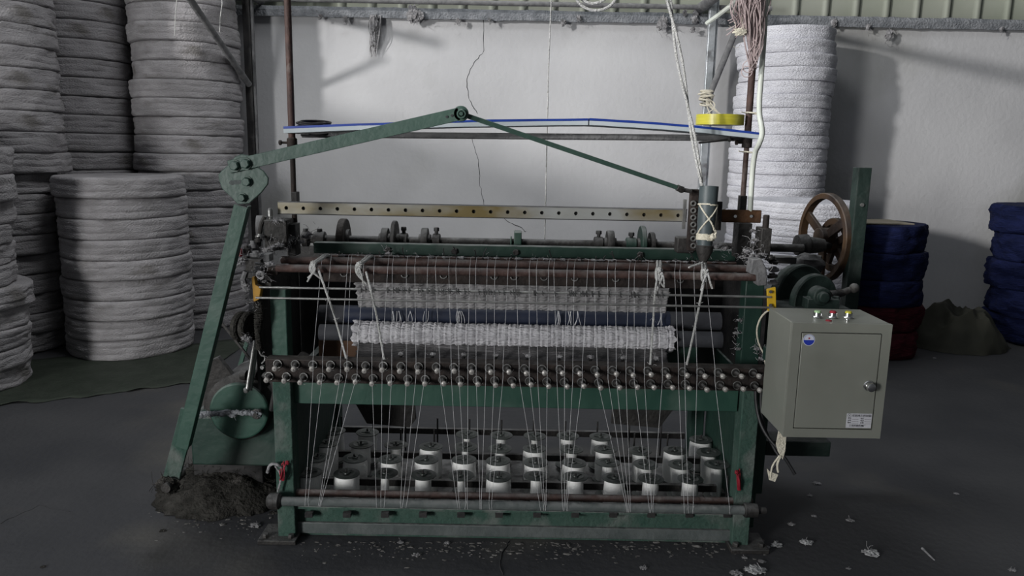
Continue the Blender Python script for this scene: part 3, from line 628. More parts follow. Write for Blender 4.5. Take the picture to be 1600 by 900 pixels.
part(MB().prism([at(x, y, 2.82) for x, y in ((393, 433), (397, 433), (399, 445), (408, 450), (405, 468), (398, 471), (396, 471))], (0, .03, 0)), 'yellow_bracket', 'orange', .002)
# right end cluster
rb = part(MB().pbox(1189, 357, 1205, 400, 2.98, .08), 'end_block', 'iron', .003)
part(MB().lathe(at(1196, 357, 3.0), (0, 0, 1), [(0, .0125), (.05, .0125), (.053, .010)], 14), 'post_pin', 'rustd', 0, rb)
part(MB().pbox(1153, 349, 1174, 404, 3.06, .08), 'end_block', 'iron', .003)
part(MB().prism([at(x, y, 2.84) for x, y in ((1176, 405), (1190, 404), (1198, 420), (1199, 446), (1184, 447), (1183, 430), (1172, 428))], (0, .06, 0)), 'bearing_bracket', 'galvd', .004)
nuts([(1188, 404, .018, .02, 'galvd'), (1203, 406, .02, .02, 'iron'), (1208, 412, .018, .02, 'iron'), (1209, 424, .02, .018, 'galvd'), (1207, 434, .02, .018, 'iron'), (1208, 444, .022, .016, 'galvd')], 2.95)
yb = part(MB().prism([at(x, y, 2.80) for x, y in ((1199, 452), (1212, 449), (1213, 484), (1200, 486))], (0, .012, 0)), 'yellow_bracket', 'yellow', .001)
for x_, y_ in ((1204, 456), (1204, 477)): part(MB().cyl(at(x_, y_, 2.80), at(x_, y_, 2.79), .006, 10), 'bolt', 'iron', 0, yb)
part(MB().pbox(1205, 402, 1245, 412, 3.1, .06), 'drive_bracket', 'black', .003)
# flywheel
fw = Vector((at(1288, 370, 3.55).x, 3.55, at(1288, 371, 3.55).z)); ax = Vector((math.cos(R(9)), math.sin(R(9)), 0))
def wheel(c, Rr, rim, w_, spokes, m, hub, sw):
    o = MB(); u = ax.cross(Vector((0, 0, 1))).normalized()
    o.lathe(c - ax * w_ / 2, ax, [(0, Rr - rim), (0, Rr - .004), (.004, Rr), (w_ - .004, Rr), (w_, Rr - .004), (w_, Rr - rim), (0, Rr - rim)], 64, cap=False)
    o.lathe(c - ax * .035, ax, [(0, hub * .8), (.004, hub), (.066, hub), (.07, hub * .8)], 24)
    for k in range(spokes):
        t_ = 2 * math.pi * k / spokes + .52; d = u * math.cos(t_) + Vector((0, 0, 1)) * math.sin(t_); o.bar(c + d * hub * .7, c + d * (Rr - rim * .6), sw, .016, ax)
    return o
part(wheel(fw, .205, .026, .036, 3, 'ochre', .045, .042), 'flywheel', 'ochre', .002)
c2 = fw + ax * .055 + Vector((0, 0, -.035))
part(wheel(c2, .125, .03, .03, 5, 'ochre', .04, .036), 'drive_pulley', 'ochre', .002)
part(MB().lathe((at(1240, 388, 3.42).x, 3.40, fw.z - .02), (1, .08, 0), [(0, .03), (.005, .045), (.05, .05), (.06, .038), (.10, .034), (.13, .028)], 28), 'clutch_hub', 'iron')
part(MB().cyl((at(1255, 388, 3.42).x, 3.40, fw.z - .02), c2, .016, 14), 'drive_shaft', 'iron')
part(MB().blob(at(1262, 412, 3.3), .055, .3, 2, 12, 5, (1.3, 1, .8)), 'motor_casting', 'black')
ch = MB(); p = at(1348, 300, 3.35); zt = at(1348, 262, 3.35).z; zc, hc = (zt + .26) / 2, zt - .26
ch.box((p.x, 3.35, zc), (.052, .006, hc)); ch.box((p.x - .026, 3.375, zc), (.006, .055, hc)); ch.box((p.x + .026, 3.375, zc), (.006, .055, hc))
cu = part(ch, 'channel_post', 'gblk', .001); part(MB().cyl((p.x, 3.352, at(1346, 320, 3.35).z), (p.x, 3.340, at(1346, 320, 3.35).z), .008, 12), 'bolt', 'steel', 0, cu)
a_ = Vector((.35, -.94, 0))
for x_, y_, Y_, r_, nm in ((1245, 458, 3.18, .125, 'gear_guard'), (1238, 455, 3.28, .12, 'gear_guard'), (1266, 468, 3.05, .108, 'gear_guard')):
    part(MB().lathe(at(x_, y_, Y_), a_, [(0, r_ * .3), (0, r_ - .006), (.004, r_), (.030, r_), (.034, r_ - .006), (.030, r_ - .02), (.030, r_ * .5), (.045, r_ * .3)], 48), nm, 'gblk')
c = at(1285, 464, 2.88); q = MB().lathe(c, (.1, -1, 0), [(-.05, .036), (.0, .036), (.003, .032), (.003, .022), (.02, .02), (.022, .012)], 28); q.pbox(1262, 468, 1312, 484, 2.88, .06); part(q, 'pillow_block', 'gblk', .002)
for x_ in (1265, 1306): part(MB().hex(at(x_, 470, 2.91), (0, 0, 1), .014, .018), 'bolt', 'gblk')
part(MB().tube([at(1296, 462, 2.95), at(1318, 457, 2.97), at(1335, 450, 2.98)], [.020, .014, .012], 12).blob(at(1335, 450, 2.97), .019, .1, 1, 10), 'crank_handle', 'iron')
part(MB().pbox(1215, 482, 1330, 500, 2.95, .5), 'drive_platform', 'gblk', .004)
part(MB().pbox(1205, 500, 1235, 600, 3.2, .1), 'drive_support', 'gblk', .004)
# creel
tr = part(MB().box(((X0 + X1) / 2, 3.24, .022), (X1 - X0 - .09, .78, .016)), 'creel_tray', 'black')  # coloured black to paint in the dark gaps between the bobbins
for Y_, z_ in ((3.08, .125), (3.375, .125), (3.70, .12)): part(MB().box(((X0 + X1) / 2, Y_, z_), (X1 - X0 - .06, .022, .03)), 'creel_rail', 'iron', .002)
colx = [at(x, 745, 3.0).x for x in cols]; rows = [3.0, 3.155, 3.305, 3.46, 3.62]; ZD = .197
sp = None
for j, Y_ in enumerate(rows):
    for i, X in enumerate(colx):
        p = MB().cyl((0, 0, 0), (0, 0, .187 if j < 3 else .19), .0042, 8) if sp is None else None
        if sp is None: sp = p.build('spindle', 'black', mc)
        o = sp if (i, j) == (0, 0) else sp.copy()
        if o is not sp: C.objects.link(o); o.parent = mc
        o.location = Vector((X, Y_, .03)) - mc.location
sp.data.transform(Matrix.Translation(mc.location))
# tension pins
def make_pin():
    r_ = MB().cyl((0, 0, 0), (.006, -.045, -.004), .0055, 10).build('tension_pin', 'rust', mc)
    for nm, mb_, m_ in (('washer', MB().lathe((0, -.001, 0), (0, -1, 0), [(0, .015), (.003, .016), (.004, .015), (.0035, .008)], 24), 'iron'),
                        ('washer_rim', MB().ring((0, -.005, 0), (0, 1, 0), .0152, .0017, 24, 6), 'steel'),
                        ('spring', MB().cyl((.0005, -.006, -.0005), (.004, -.032, -.003), .0072, 12), 'iron'),
                        ('cap', MB().lathe((.0055, -.040, -.004), (.13, -1, -.09), [(0, .007), (.001, .0098), (.010, .0098), (.013, .006)], 14).lathe((.0055, -.053, -.005), (.13, -1, -.09), [(0, .004), (.003, .003)], 8), 'steelw'),
                        ('wire_tail', MB().tube([(.008, -.036, -.006), (.018, -.04, -.008), (.024, -.038, -.004)], .0014, 4), 'steel')):
        o = bpy.data.objects.new(nm, None); C.objects.unlink(o) if o.name in C.objects else None; bpy.data.objects.remove(o)
        me = mb_; k = r_.location; ch_ = MB(); ch_.v = me.v; ch_.f = me.f
        c_ = ch_.build(nm, m_); c_.parent = r_
    return r_
M['steelw'] = mat('pale_cap', (.34, .325, .31), (.46, .44, .42), .4, .3, scale=40)
pin0 = make_pin(); pin0.data.transform(Matrix.Translation(mc.location))
zu = (at(432, 568, 2.77).z + at(1175, 582, 2.77).z) / 2; zl = (at(420, 587, 2.77).z + at(1140, 601, 2.77).z) / 2
pins = [(435 + 27.45 * i, zu) for i in range(28)] + [(421 + 27.1 * i, zl) for i in range(29)]
pinx = []
for i, (x, z) in enumerate(pins):
    o = pin0 if i == 0 else copy_tree(pin0, mc)
    o.location = Vector((at(x, 575, 2.77).x, 2.768, z)) - mc.location
    o.rotation_euler = (rnd.uniform(-.05, .05), rnd.uniform(-.5, .5), R((x - 800) * .012) + rnd.uniform(-.06, .06))
# lint on the machine (fluff nobody could count)
q = MB()
for x, y, Y_, r_ in ((418, 390, 2.93, .022), (428, 386, 2.94, .02), (437, 383, 2.95, .022), (411, 398, 2.87, .016), (421, 412, 2.83, .018), (410, 428, 2.82, .016), (377, 405, 2.89, .016), (374, 412, 2.9, .012), (403, 421, 2.84, .012),
                     (447, 376, 3.0, .02), (456, 372, 3.02, .018), (478, 370, 3.1, .018), (484, 366, 3.1, .014), (470, 378, 3.05, .014), (442, 388, 2.96, .018), (413, 440, 2.85, .012),
                     (384, 445, 2.9, .012), (393, 470, 2.84, .016), (400, 480, 2.86, .014), (420, 560, 2.88, .012), (430, 345, 2.97, .01), (441, 344, 2.97, .012),
                     (1178, 400, 2.90, .022), (1168, 392, 2.98, .022), (1186, 414, 2.88, .018), (1192, 398, 2.93, .018), (1160, 402, 3.0, .016), (1180, 375, 3.0, .016), (1176, 360, 3.02, .012), (1170, 410, 2.92, .014),
                     (1120, 385, 3.1, .02), (1132, 388, 3.1, .016), (1110, 392, 3.08, .012), (606, 396, 3.15, .012), (612, 400, 3.12, .01), (1155, 500, 2.92, .012), (1150, 520, 2.93, .014), (1153, 545, 2.92, .012), (1183, 545, 2.9, .014), (1190, 560, 2.88, .012)):
    c = at(x, y, Y_); sd = rnd.uniform(0, 50); q.blob(c, r_ * .62, .75, 2.6, 10, sd, (1.4, 1, .6)); q.fuzz(c, r_ * 1.7, 12, .0008)
tag(part(q, 'lint', 'lint'), kind='stuff')
q = MB()
for i in range(34):
    x = 505 + i * 19 + rnd.uniform(-8, 8); c = at(x, 404 + (x - 800) * .019, 3.05); q.blob(c, rnd.uniform(.003, .008), .7, 3, 6, i, (2, 1, .6)); q.fuzz(c, .016, 3, .0007)
for x, r_ in ((1137, 12), (1146, 10), (1141, 16)):
    pass
tag(part(q, 'lint_fringe', 'lint'), kind='stuff')
# ------------------------------------------------------------------ ropes tied on the rollers
def rag(kx, ky, path, lab):
    t = MB(); c = at(kx, ky, 2.84)
    zr = at(kx, 412 + (kx - 800) * .019, 2.97).z; zf = at(kx, 424.5 + (kx - 800) * .019, 2.87).z
    for dx in (-.006, .005):
        x_ = c.x + dx; t.tube([(x_ + .018, 3.0, zr - .012), (x_ + .018, 2.985, zr + .018), (x_ + .015, 2.965, zr + .021), (x_ + .004, 2.90, zf + .024), (x_ - .008, 2.862, zf + .020), (x_ - .010, 2.848, zf), (x_ - .006, 2.856, zf - .018), (x_ + .004, 2.875, zf - .021)], .0058, 8, 2)
    t.blob(Vector((c.x - .004, 2.855, zf + .016)), .0125, .5, 3, 9, kx)
    for i in range(3): t.tube([c + Vector((0, -.015, 0)), c + Vector((rnd.uniform(-.02, .02), -.03, -.02)), c + Vector((rnd.uniform(-.03, .03), -.02, -.05 - .02 * rnd.random()))], .0035, 6, 2)
    t.tube([at(*p) for p in path], .0042, 7, 1)
    for p in path[1:]: t.fuzz(at(*p), .012, 4, .0008)
    single(t, 'knotted_rope', 'rope', lab, 'cord', 'white cords tied over the guide rollers')
rag(490, 412, [(497, 420, 2.83), (514, 468, 2.77), (524, 498, 2.86), (541, 560, 2.79)], 'leftmost white cord knotted on the rusty guide rollers')
rag(562, 417, [(572, 425, 2.83), (580, 455, 2.77), (590, 500, 2.86), (600, 562, 2.79)], 'fuzzy white cord with a hanging bow, second from the left')
rag(1033, 425, [(1027, 432, 2.83), (1023, 462, 2.77), (1021, 500, 2.86), (1016, 570, 2.79)], 'white cord hanging straight at the right edge of the woven net')
rag(1105, 426, [(1101, 436, 2.83), (1093, 475, 2.77), (1086, 510, 2.86), (1073, 570, 2.79)], 'rightmost white cord slanting below the grey pipe')
# ------------------------------------------------------------------ bobbins
F_ = dict(F=.0515, M=.043, m=.033, t=.024, s=.016)
def bobbin_meshes(r):
    h = .152
    th = MB().lathe((0, 0, .008), (0, 0, 1), [(0, .012), (.0, r * .93), (.02, r * 1.0), (h * .45, r * 1.04), (h - .032, r), (h - .014, r * .93), (h - .014, .012)], 36)
    fl = MB().lathe((0, 0, h - .004), (0, 0, 1), [(-.002, .05), (0, .0535), (.003, .0535), (.004, .050), (.0035, .040), (.0055, .037), (.0055, .032), (.0035, .029), (.003, .014), (.008, .012), (.009, .006), (.004, .0055)], 40)
    for k in range(3): t_ = k * 2.09; fl.box((math.cos(t_) * .022, math.sin(t_) * .022, h), (.018, .004, .004), Matrix.Rotation(t_, 3, 'Z'))
    bf = MB().lathe((0, 0, .0), (0, 0, 1), [(0, .05), (.001, .0535), (.006, .0535), (.008, .05)], 32)
    return th, fl, bf
PB = {}
fill = {0: 'FFststFtmMmm-'.replace('-', ''), 1: 'FFMFFFFFtmmt', 2: 'FMtFstFtMmFm', 3: '----stsmM--F'}
fill[0] = 'FFsmsFtmMmm-'; fill[3] = 'MM--stsmM--F'
words_ = {'F': 'full white thread bobbin', 'M': 'nearly full white thread bobbin', 'm': 'half-used white thread bobbin', 't': 'thin white thread bobbin', 's': 'almost empty white thread bobbin'}
ordc = ['leftmost', 'second from the left', 'third from the left', 'fourth from the left', 'fifth from the left', 'sixth from the left', 'sixth from the right', 'fifth from the right', 'fourth from the right', 'third from the right', 'second from the right', 'rightmost']
rown = ['front row', 'second row', 'third row', 'back row']
for j in range(4):
    for i in range(12):
        k = fill[j][i]
        if k == '-': continue
        if k not in PB:
            r_ = thing('thread_bobbin', '', 'bobbin', (0, 0, 0)); th, fl, bf = bobbin_meshes(F_[k])
            for nm, mb_, m_ in (('thread', th, 'thread'), ('top_flange', fl, 'flange'), ('bottom_flange', bf, 'flange')): mb_.build(nm, m_, r_)
            PB[k] = r_; o = r_
        else: o = copy_tree(PB[k])
        n_row = [q for q in range(12) if fill[j][q] != '-']; idx = n_row.index(i)
        pos = ordc[idx] if len(n_row) == 12 or idx < 6 else ordc[12 - (len(n_row) - idx)]
        if len(n_row) < 12 and idx == len(n_row) - 1: pos = 'rightmost'
        o.location = (colx[i] + rnd.uniform(-.004, .004), rows[j] + rnd.uniform(-.004, .004), ZD - .152 + rnd.uniform(-.0, .006)); o.rotation_euler = (rnd.uniform(-.03, .03), rnd.uniform(-.03, .03), rnd.uniform(0, 6))
        tag(o, f'{words_[k]}, {pos} in the {rown[j]} of the creel', 'bobbin', 'white thread bobbins standing on the creel')
# ------------------------------------------------------------------ yarns
Y_ = [(502, 489, 477), (516, 504, 481), (543, 532, 499), (548, 542, 501), (568, 558, 503), (584, 581, 588), (606, 597, 595), (613, 612, 601), (635, 635, 626), (648, 650, 630), (668, 664, 636), (680, 687, 714), (701, 705, 717), (712, 717, 728), (734, 731, 730), (743, 744, 750), (761, 759, 752), (773, 772, 764), (794, 786, 768), (806, 811, 843), (827, 827, 849), (838, 840, 851), (857, 855, 853), (865, 870, 879), (886, 882, 882), (897, 895, 884), (918, 910, 886), (928, 933, 978), (949, 950, 980), (961, 963, 983), (983, 978, 985), (991, 991, 1014), (1012, 1007, 1018), (1030, 1035, 1020), (1054, 1060, 1069), (1062, 1070, 1075), (1084, 1089, 1083), (1102, 1117, 1140)]
for iy, (xt, xm, xb) in enumerate(sorted(Y_)):
    def s(x): return (x - 800) * .019
    p = [at(xt + 9 * (1 if xt < 640 else .6 if xt < 900 else -.4), 402 + s(xt), 3.0), at(xt + 2, 402 + s(xt) + 1, 2.965), at(xt, 419.5 + s(xt), 2.853), at(xm, 566 + s(xm), 2.722), at(xm, 590 + s(xm), 2.715), at(xb, 787 + s(xb), 2.727), at(xb + rnd.uniform(-2, 2), 797 + s(xb), 2.735)]
    o = single(MB().tube(p, .0007, 4), 'yarn', 'yarn', f'thin white yarn, {nth(iy, len(Y_))} of those stretched below the rusty guide rollers', 'yarn', 'warp yarns stretched down the front of the machine')
# ------------------------------------------------------------------ things on and around the machine
def panel(x0, y0, x1, y1, lab, Yf=3.0, dep=.22):
    t = thing('foam_panel', lab, 'panel', (at((x0 + x1) / 2, (y0 + y1) / 2, Yf).x, Yf + dep / 2, 1.60), 'blue-topped foam panels laid over the poles')
    a = at(x0, y0 + 7, Yf); b = at(x1, y1 + 7, Yf); o_ = Vector((0, dep, 0)); n = 12
    for nm, m_, dz0, dz1 in (('foam_core', 'foam', -.010, .006), ('blue_skin', 'blue', .006, .015)):
        q = MB()
        top = []; bot = []
        for k in range(n + 1):
            c = a.lerp(b, k / n); sag = math.sin(math.pi * k / n) * .006 + rnd.uniform(-.0008, .0008); top.append(c + Vector((0, 0, dz1 + sag))); bot.append(c + Vector((0, 0, dz0 + sag)))
        q.prism(top + bot[::-1], o_); q.build(nm, m_, t)
panel(443, 197, 919, 184, 'longer left foam panel, blue on top, laid across behind the lever arm')
panel(921, 184, 1187, 206, 'shorter right foam panel with blue top, sloping down under the tape roll')
c = at(1126, 199, 3.10); zb = at(1126, 196.5, 3.06).z
t = thing('tape_roll', 'wide yellow roll of adhesive tape lying on the right foam panel', 'tape', (c.x, 3.12, zb))
MB().lathe((c.x, 3.12, zb + .004), (0, 0, 1), [(0, .040), (0, .093), (.040, .093), (.040, .040), (0, .040)], 48, cap=False).build('tape', 'tape', t)
MB().lathe((c.x, 3.12, zb + .004), (0, 0, 1), [(0, .037), (0, .040), (.0405, .040), (.0405, .037), (0, .037)], 40, cap=False).build('core', 'card', t)
t = MB(); c = at(488, 197, 3.12)
for i, (dx, dz, r_) in enumerate(((0, .01, .065), (.008, .016, .06), (-.01, .006, .055), (.012, -.03, .06), (.03, -.034, .05))): t.ring(c + Vector((dx, .02, dz)), (rnd.uniform(-.14, .14), -.12, 1), r_, .0038, 36, 6)
single(t, 'cable_coil', 'cable', 'coil of black cable at the left end of the foam panel', 'cable')
t = MB()
t.tube([at(1196, -6, 3.06), at(1195, 40, 3.06), at(1190, 110, 3.06), at(1185, 175, 3.06), at(1192, 205, 2.96), at(1188, 222, 2.96), at(1177, 242, 3.05), at(1172, 330, 3.06)], .0105, 10, 3)
t2 = thing('conduit', 'white ribbed conduit hose tied along the right pole', 'hose', at(1172, 330, 3.06)); t.build('hose', 'hose', t2)
for y_, x_ in ((177, 1176), (238, 1172)): MB().ring(at(x_, y_, 3.08), (.1, 0, 1), .027, .003, 20, 6).tube([at(x_ - 8, y_, 3.05), at(x_ - 18, y_ - 2, 3.03)], .002, 5).build('tie', 'rag', t2)
# pink yarn bundle
t = MB(); vr = random.Random(3)
for i in range(150):
    x = vr.gauss(1172, 9); top = at(x + vr.uniform(-10, 14), -12, 3.03 + vr.uniform(-.04, .04)); ln = vr.uniform(60, 112) if abs(x - 1176) < 12 else vr.uniform(30, 60)
    xm = x + vr.uniform(-13, 13) - (6 if ln < 70 else -2)
    t.tube([top, at(xm, ln * .35, 3.02 + vr.uniform(-.04, .03)), at(xm * .6 + 1178 * .4 + vr.uniform(-4, 4), ln * .75, 3.02), at(1178 + vr.uniform(-9, 7) if ln > 60 else xm - 4, ln, 3.03 + vr.uniform(-.02, .02))], .0019, 4, 2)
t.ring(at(1167, 112, 3.03), (.2, 1, 0), .020, .002, 20, 5)
t.ring(at(1170, 104, 3.03), (.3, 1, .2), .022, .002, 20, 5)
single(t, 'yarn_bundle', 'pink', 'faded pink yarn bundle hanging from the top of the right pole', 'yarn')
t = MB().blob(at(1157, 50, 3.0), .018, .5, 3, 10, 2, (1.4, .6, .7)).fuzz(at(1157, 50, 2.99), .03, 8)
single(t, 'knot_rag', 'rag', 'small cream rag knotted into the pink yarn bundle', 'rag')
# white ropes
t = MB(); A_, B_ = at(1043, -12, 2.9), at(1097, 290, 2.92)
for k in (0, 1):
    pts = []
    for i in range(60): u = i / 59; pts.append(A_.lerp(B_, u) + Vector(((.0045 + .006 * (1 - u)) * math.cos(.5 + u * 7 + k * math.pi), .006 * math.sin(u * 7 + k * math.pi), 0)))
    t.tube(pts, .0052, 7)
single(t, 'white_rope', 'rope', 'doubled white rope slanting down from above into the grey pipe', 'rope')
single(MB().tube([at(862, -10, 3.5), at(857, 100, 3.5), at(855, 200, 3.5), at(851, 378, 3.42)], .0028, 6, 1), 'hanging_string', 'rope', 'thin white string hanging straight down behind the foam panel', 'string')
single(MB().tube([at(897, -10, 3.2), at(905, 8, 3.2), at(930, 19, 3.2), at(955, 10, 3.2), at(966, -8, 3.2)], .0055, 8, 3).tube([at(900, -10, 3.22), at(912, 2, 3.22), at(928, 7, 3.22), at(945, 0, 3.22), at(950, -8, 3.22)], .0055, 8, 3), 'rope_loop', 'rope', 'white rope looping down at the top edge above the foam panels', 'rope')
single(MB().tube([at(1104, 37, 6.6), at(1125, 22, 6.5), at(1150, 2, 6.4), at(1160, -8, 6.4)], .018, 8, 2), 'pipe_elbow', 'hose', 'pale hose curving up from the galvanised post', 'hose')
for x_, y0, y1 in ((275, -8, 56), (345, 6, 50)):
    single(MB().tube([at(x_ + 2, y0, 6.05) + Vector((0, .25, .42)), at(x_ + 2, y0, 6.05) + Vector((0, 0, .40)), at(x_ + 2, y0, 6.05), at(x_ - 1, (y0 + y1) / 2, 6.07), at(x_ - 2, y1, 6.08)], .0035, 5), 'hanging_string', 'rope', 'short pale string hanging before the tall left stack, ' + ('nearer the left edge' if x_ < 300 else 'nearer the dark post'), 'string')
# pvc pipe with cord
t = thing('plastic_pipe', 'grey plastic pipe lashed upright with cream cord at the right of the bar', 'pipe', at(1103, 400, 2.92))
a, b = at(1108, 291, 2.94), at(1101, 385, 2.92); d = (b - a)
MB().lathe(a, d, [(0, .028), (0, .036), (.012, .036), (.10, .034), (.19, .030), (d.length, .028), (d.length, .02), (.01, .028)], 32, cap=False).build('tube', 'pvc', t)
MB().lathe(b - d.normalized() * .004, d, [(0, .029), (.002, .033), (.02, .032), (.05, .020), (.065, .012)], 24).build('nozzle', 'iron', t)
q = MB()
def wrap(u0, u1, th0, th1, r_=.037, n=14):
    e1 = d.normalized().orthogonal().normalized(); e2 = d.normalized().cross(e1); base = math.atan2((Vector((0, -1, 0))).dot(e2), (Vector((0, -1, 0))).dot(e1)); pts = []
    for i in range(n + 1): u = i / n; th = base + R(th0 + (th1 - th0) * u); pts.append(a + d * (u0 + (u1 - u0) * u) + (e1 * math.cos(th) + e2 * math.sin(th)) * (r_ - .006 * (u0 + (u1 - u0) * u)))
    q.tube(pts, .0032, 6)
for u in (.30,): wrap(u, u + .01, 0, 360, n=24)
wrap(.30, .80, -75, 80); wrap(.30, .80, 75, -80); wrap(.30, .80, -75, -95)
for u in (.80, .82, .84, .86, .88): wrap(u, u + .012, 0, 360, .0375, 24)
e = a + d * .82 + Vector((.02, -.035, 0)); q.blob(e, .012, .5, 3, 8, 1); q.tube([e, e + Vector((.012, -.01, .02)), e + Vector((-.004, -.015, .03))], .0032, 6, 2)
q.build('cord', 'rag', t)
single(MB().tube([at(1098, 410, 2.9), at(1086, 414, 2.88), at(1076, 418, 2.86)], .004, 6, 2), 'cord_end', 'rope', 'short white cord end lying on the guide roller under the grey pipe', 'cord')
# ------------------------------------------------------------------ control box
Yb = 2.45; a = at(1241, 504, Yb); b = at(1396, 507, Yb); zb_ = at(1295, 683, Yb).z; zt_ = (a.z + b.z) / 2
Xl, Xr = at(1231, 590, Yb).x, at(1384, 595, Yb).x; D = .235
cb = thing('control_box', 'pale grey-green electrical control box mounted at the right of the machine', 'control box', ((Xl + Xr) / 2, Yb + D / 2, zb_))
cb_ = Vector(((Xl + Xr) / 2, 0, (zt_ + zb_) / 2)); Wd, Hd = Xr - Xl, zt_ - zb_
body = MB().box((cb_.x, Yb + D / 2 + .006, cb_.z), (Wd, D - .012, Hd)).build('cabinet', 'box', cb, .003)
fr = MB(); fw_ = .030
for c, s in (((cb_.x, Yb + .003, zt_ - fw_ / 2), (Wd, .016, fw_)), ((cb_.x, Yb + .003, zb_ + fw_ / 2), (Wd, .016, fw_)), ((Xl + fw_ / 2, Yb + .003, cb_.z), (fw_, .016, Hd - 2 * fw_)), ((Xr - fw_ / 2, Yb + .003, cb_.z), (fw_, .016, Hd - 2 * fw_))): fr.box(c, s)
fr.build('frame', 'box', cb)
MB().box((cb_.x, Yb + .008, cb_.z), (Wd - 2 * fw_, .006, Hd - 2 * fw_)).build('door_gap', 'ink', cb)
dw, dh = Wd - 2 * fw_ - .006, Hd - 2 * fw_ - .006
dr = MB().box((cb_.x, Yb + .000, cb_.z), (dw, .012, dh)).build('door', 'box', cb, .0015)
kc = Vector((Xr - fw_ - .028, Yb - .006, cb_.z - .012))
MB().lathe(kc, (0, -1, 0), [(0, .016), (.002, .018), (.005, .016), (.006, .011), (.012, .011), (.014, .0145), (.024, .014), (.027, .009)], 24).build('door_knob', 'chrome', dr)
def disc(c, r, m, nm, par, y=0): return MB().lathe(c, (0, -1, 0), [(0, r), (.0006, r)], 36).build(nm, m, par)
sc_ = Vector((Xl + fw_ + .026, Yb - .006, zt_ - fw_ - .026))
st = disc(sc_, .0195, 'white', 'round_sticker', dr)
q = MB(); pts = [sc_ + Vector((.0170 * math.cos(t_), -.0007, .0170 * math.sin(t_))) for t_ in [math.pi + math.pi * i / 16 for i in range(17)]]; q.prism(pts, (0, -.0004, 0)); q.build('sticker_blue_half', 'inkb', st)
q = MB().ring(sc_ + Vector((0, -.0008, 0)), (0, 1, 0), .0172, .0005, 32, 4); q.build('sticker_ring', 'inkb', st)
MB().box(sc_ + Vector((0, -.001, .006)), (.005, .0004, .005)).build('sticker_mark', 'red', st)
def text(s_, loc, size, m, nm, par, align='LEFT'):
    cu = bpy.data.curves.new(nm, 'FONT'); cu.body = s_; cu.size = size; cu.align_x = align; cu.align_y = 'CENTER'; cu.extrude = .0001
    o = bpy.data.objects.new('tmp', cu); C.objects.link(o); dg = bpy.context.evaluated_depsgraph_get(); me = bpy.data.meshes.new_from_object(o.evaluated_get(dg)); bpy.data.objects.remove(o)
    me.transform(Matrix.Rotation(R(90), 4, 'X')); off = Vector((0, 0, 0)); p = par
    while p is not None: off += p.location; p = p.parent
    me.materials.clear(); me.materials.append(M[m]); me.transform(Matrix.Translation(Vector(loc) - off)); ob = bpy.data.objects.new(nm, me); C.objects.link(ob); ob.parent = par
pc = Vector((Xr - fw_ - .048, Yb - .0065, zb_ + fw_ + .032)); pw, ph = .084, .050
npl = MB().box(pc, (pw, .001, ph)).build('nameplate', 'label', dr)
L_ = pc.x - pw / 2 + .003
text('\u2295 \u7ec7\u7f51\u7535\u529b\u63a7\u5236\u7bb1', (pc.x, pc.y - .0012, pc.z + .0175), .0092, 'ink', 'nameplate_text', npl, 'CENTER')
for i, (l_, r_) in enumerate((('\u578b\u53f7', '\u7535\u538b'), ('\u529f\u7387', '\u7535\u6d41'), ('\u7f16\u53f7', '\u65e5\u671f'))):
    z = pc.z + .008 - i * .0075; text(l_, (L_ + .001, pc.y - .0012, z), .0058, 'ink', 'nameplate_text', npl); text(r_, (pc.x + .004, pc.y - .0012, z), .0058, 'ink', 'nameplate_text', npl)
    MB().box((L_ + .026, pc.y - .0007, z - .003), (.022, .0004, .0005)).build('ruled_line', 'ink', npl); MB().box((pc.x + .029, pc.y - .0007, z - .003), (.022, .0004, .0005)).build('ruled_line', 'ink', npl)
text('\u6c5f\u82cf\u7ec7\u7f51\u673a\u68b0\u5382', (pc.x - .004, pc.y - .0012, pc.z - .0175), .0080, 'ink', 'nameplate_text', npl, 'CENTER')
for x_, m_ in ((1274, 'paleg'), (1298, 'red'), (1322, 'tape')):
    X = at(x_, 495, Yb + .10).x; c = Vector((X, Yb + .085, zt_))
    bt = MB().lathe(c, (0, 0, 1), [(0, .017), (.003, .018), (.006, .015), (.018, .014), (.018, .010)], 28).build('push_button', 'chrome', cb)
    MB().lathe(c + Vector((0, 0, .016)), (0, 0, 1), [(0, .0105), (.006, .0105), (.008, .009)], 24).build('button_cap', m_, bt)
MB().lathe((at(1294, 500, Yb + .04).x, Yb + .035, zt_), (0, 0, 1), [(0, .010), (.002, .010), (.004, .007)], 20).build('indicator_lamp', 'red', cb)
MB().lathe((at(1323, 500, Yb + .04).x, Yb + .035, zt_), (0, 0, 1), [(0, .006), (.006, .006), (.008, .004)], 16).build('screw', 'chrome', cb)
MB().box((Xl + .06, Yb + D + .06, cb_.z), (.06, .12, .05)).build('mounting_arm', 'gdark', cb, .002)
# cables by the box
single(MB().tube([at(1180, 585, 2.80), at(1181, 640, 2.78), at(1194, 678, 2.74), at(1222, 708, 2.70), at(1242, 741, 2.68)], .0065, 8, 3).tube([at(1190, 600, 2.80), at(1187, 650, 2.78), at(1208, 700, 2.74), at(1220, 716, 2.72), at(1202, 738, 2.72)], .0055, 8, 3), 'power_cable', 'cable', 'black cables dangling between the right leg and the control box', 'cable')
single(MB().tube([at(1206, 482, 2.8), at(1190, 492, 2.82), at(1181, 515, 2.84), at(1186, 540, 2.85), at(1196, 556, 2.85), at(1197, 600, 2.85)], .0035, 7, 3), 'wire', 'rag', 'cream wire arching from the yellow bracket down behind the control box', 'wire')
q = MB(); q.prism([at(x, y, 2.49) for x, y in ((1217, 674), (1229, 676), (1227, 705), (1223, 718), (1216, 706), (1213, 695))], (0, .006, 0)); q.tube([at(1220, 712, 2.49), at(1214, 725, 2.49), at(1216, 738, 2.49)], .004, 6, 2)
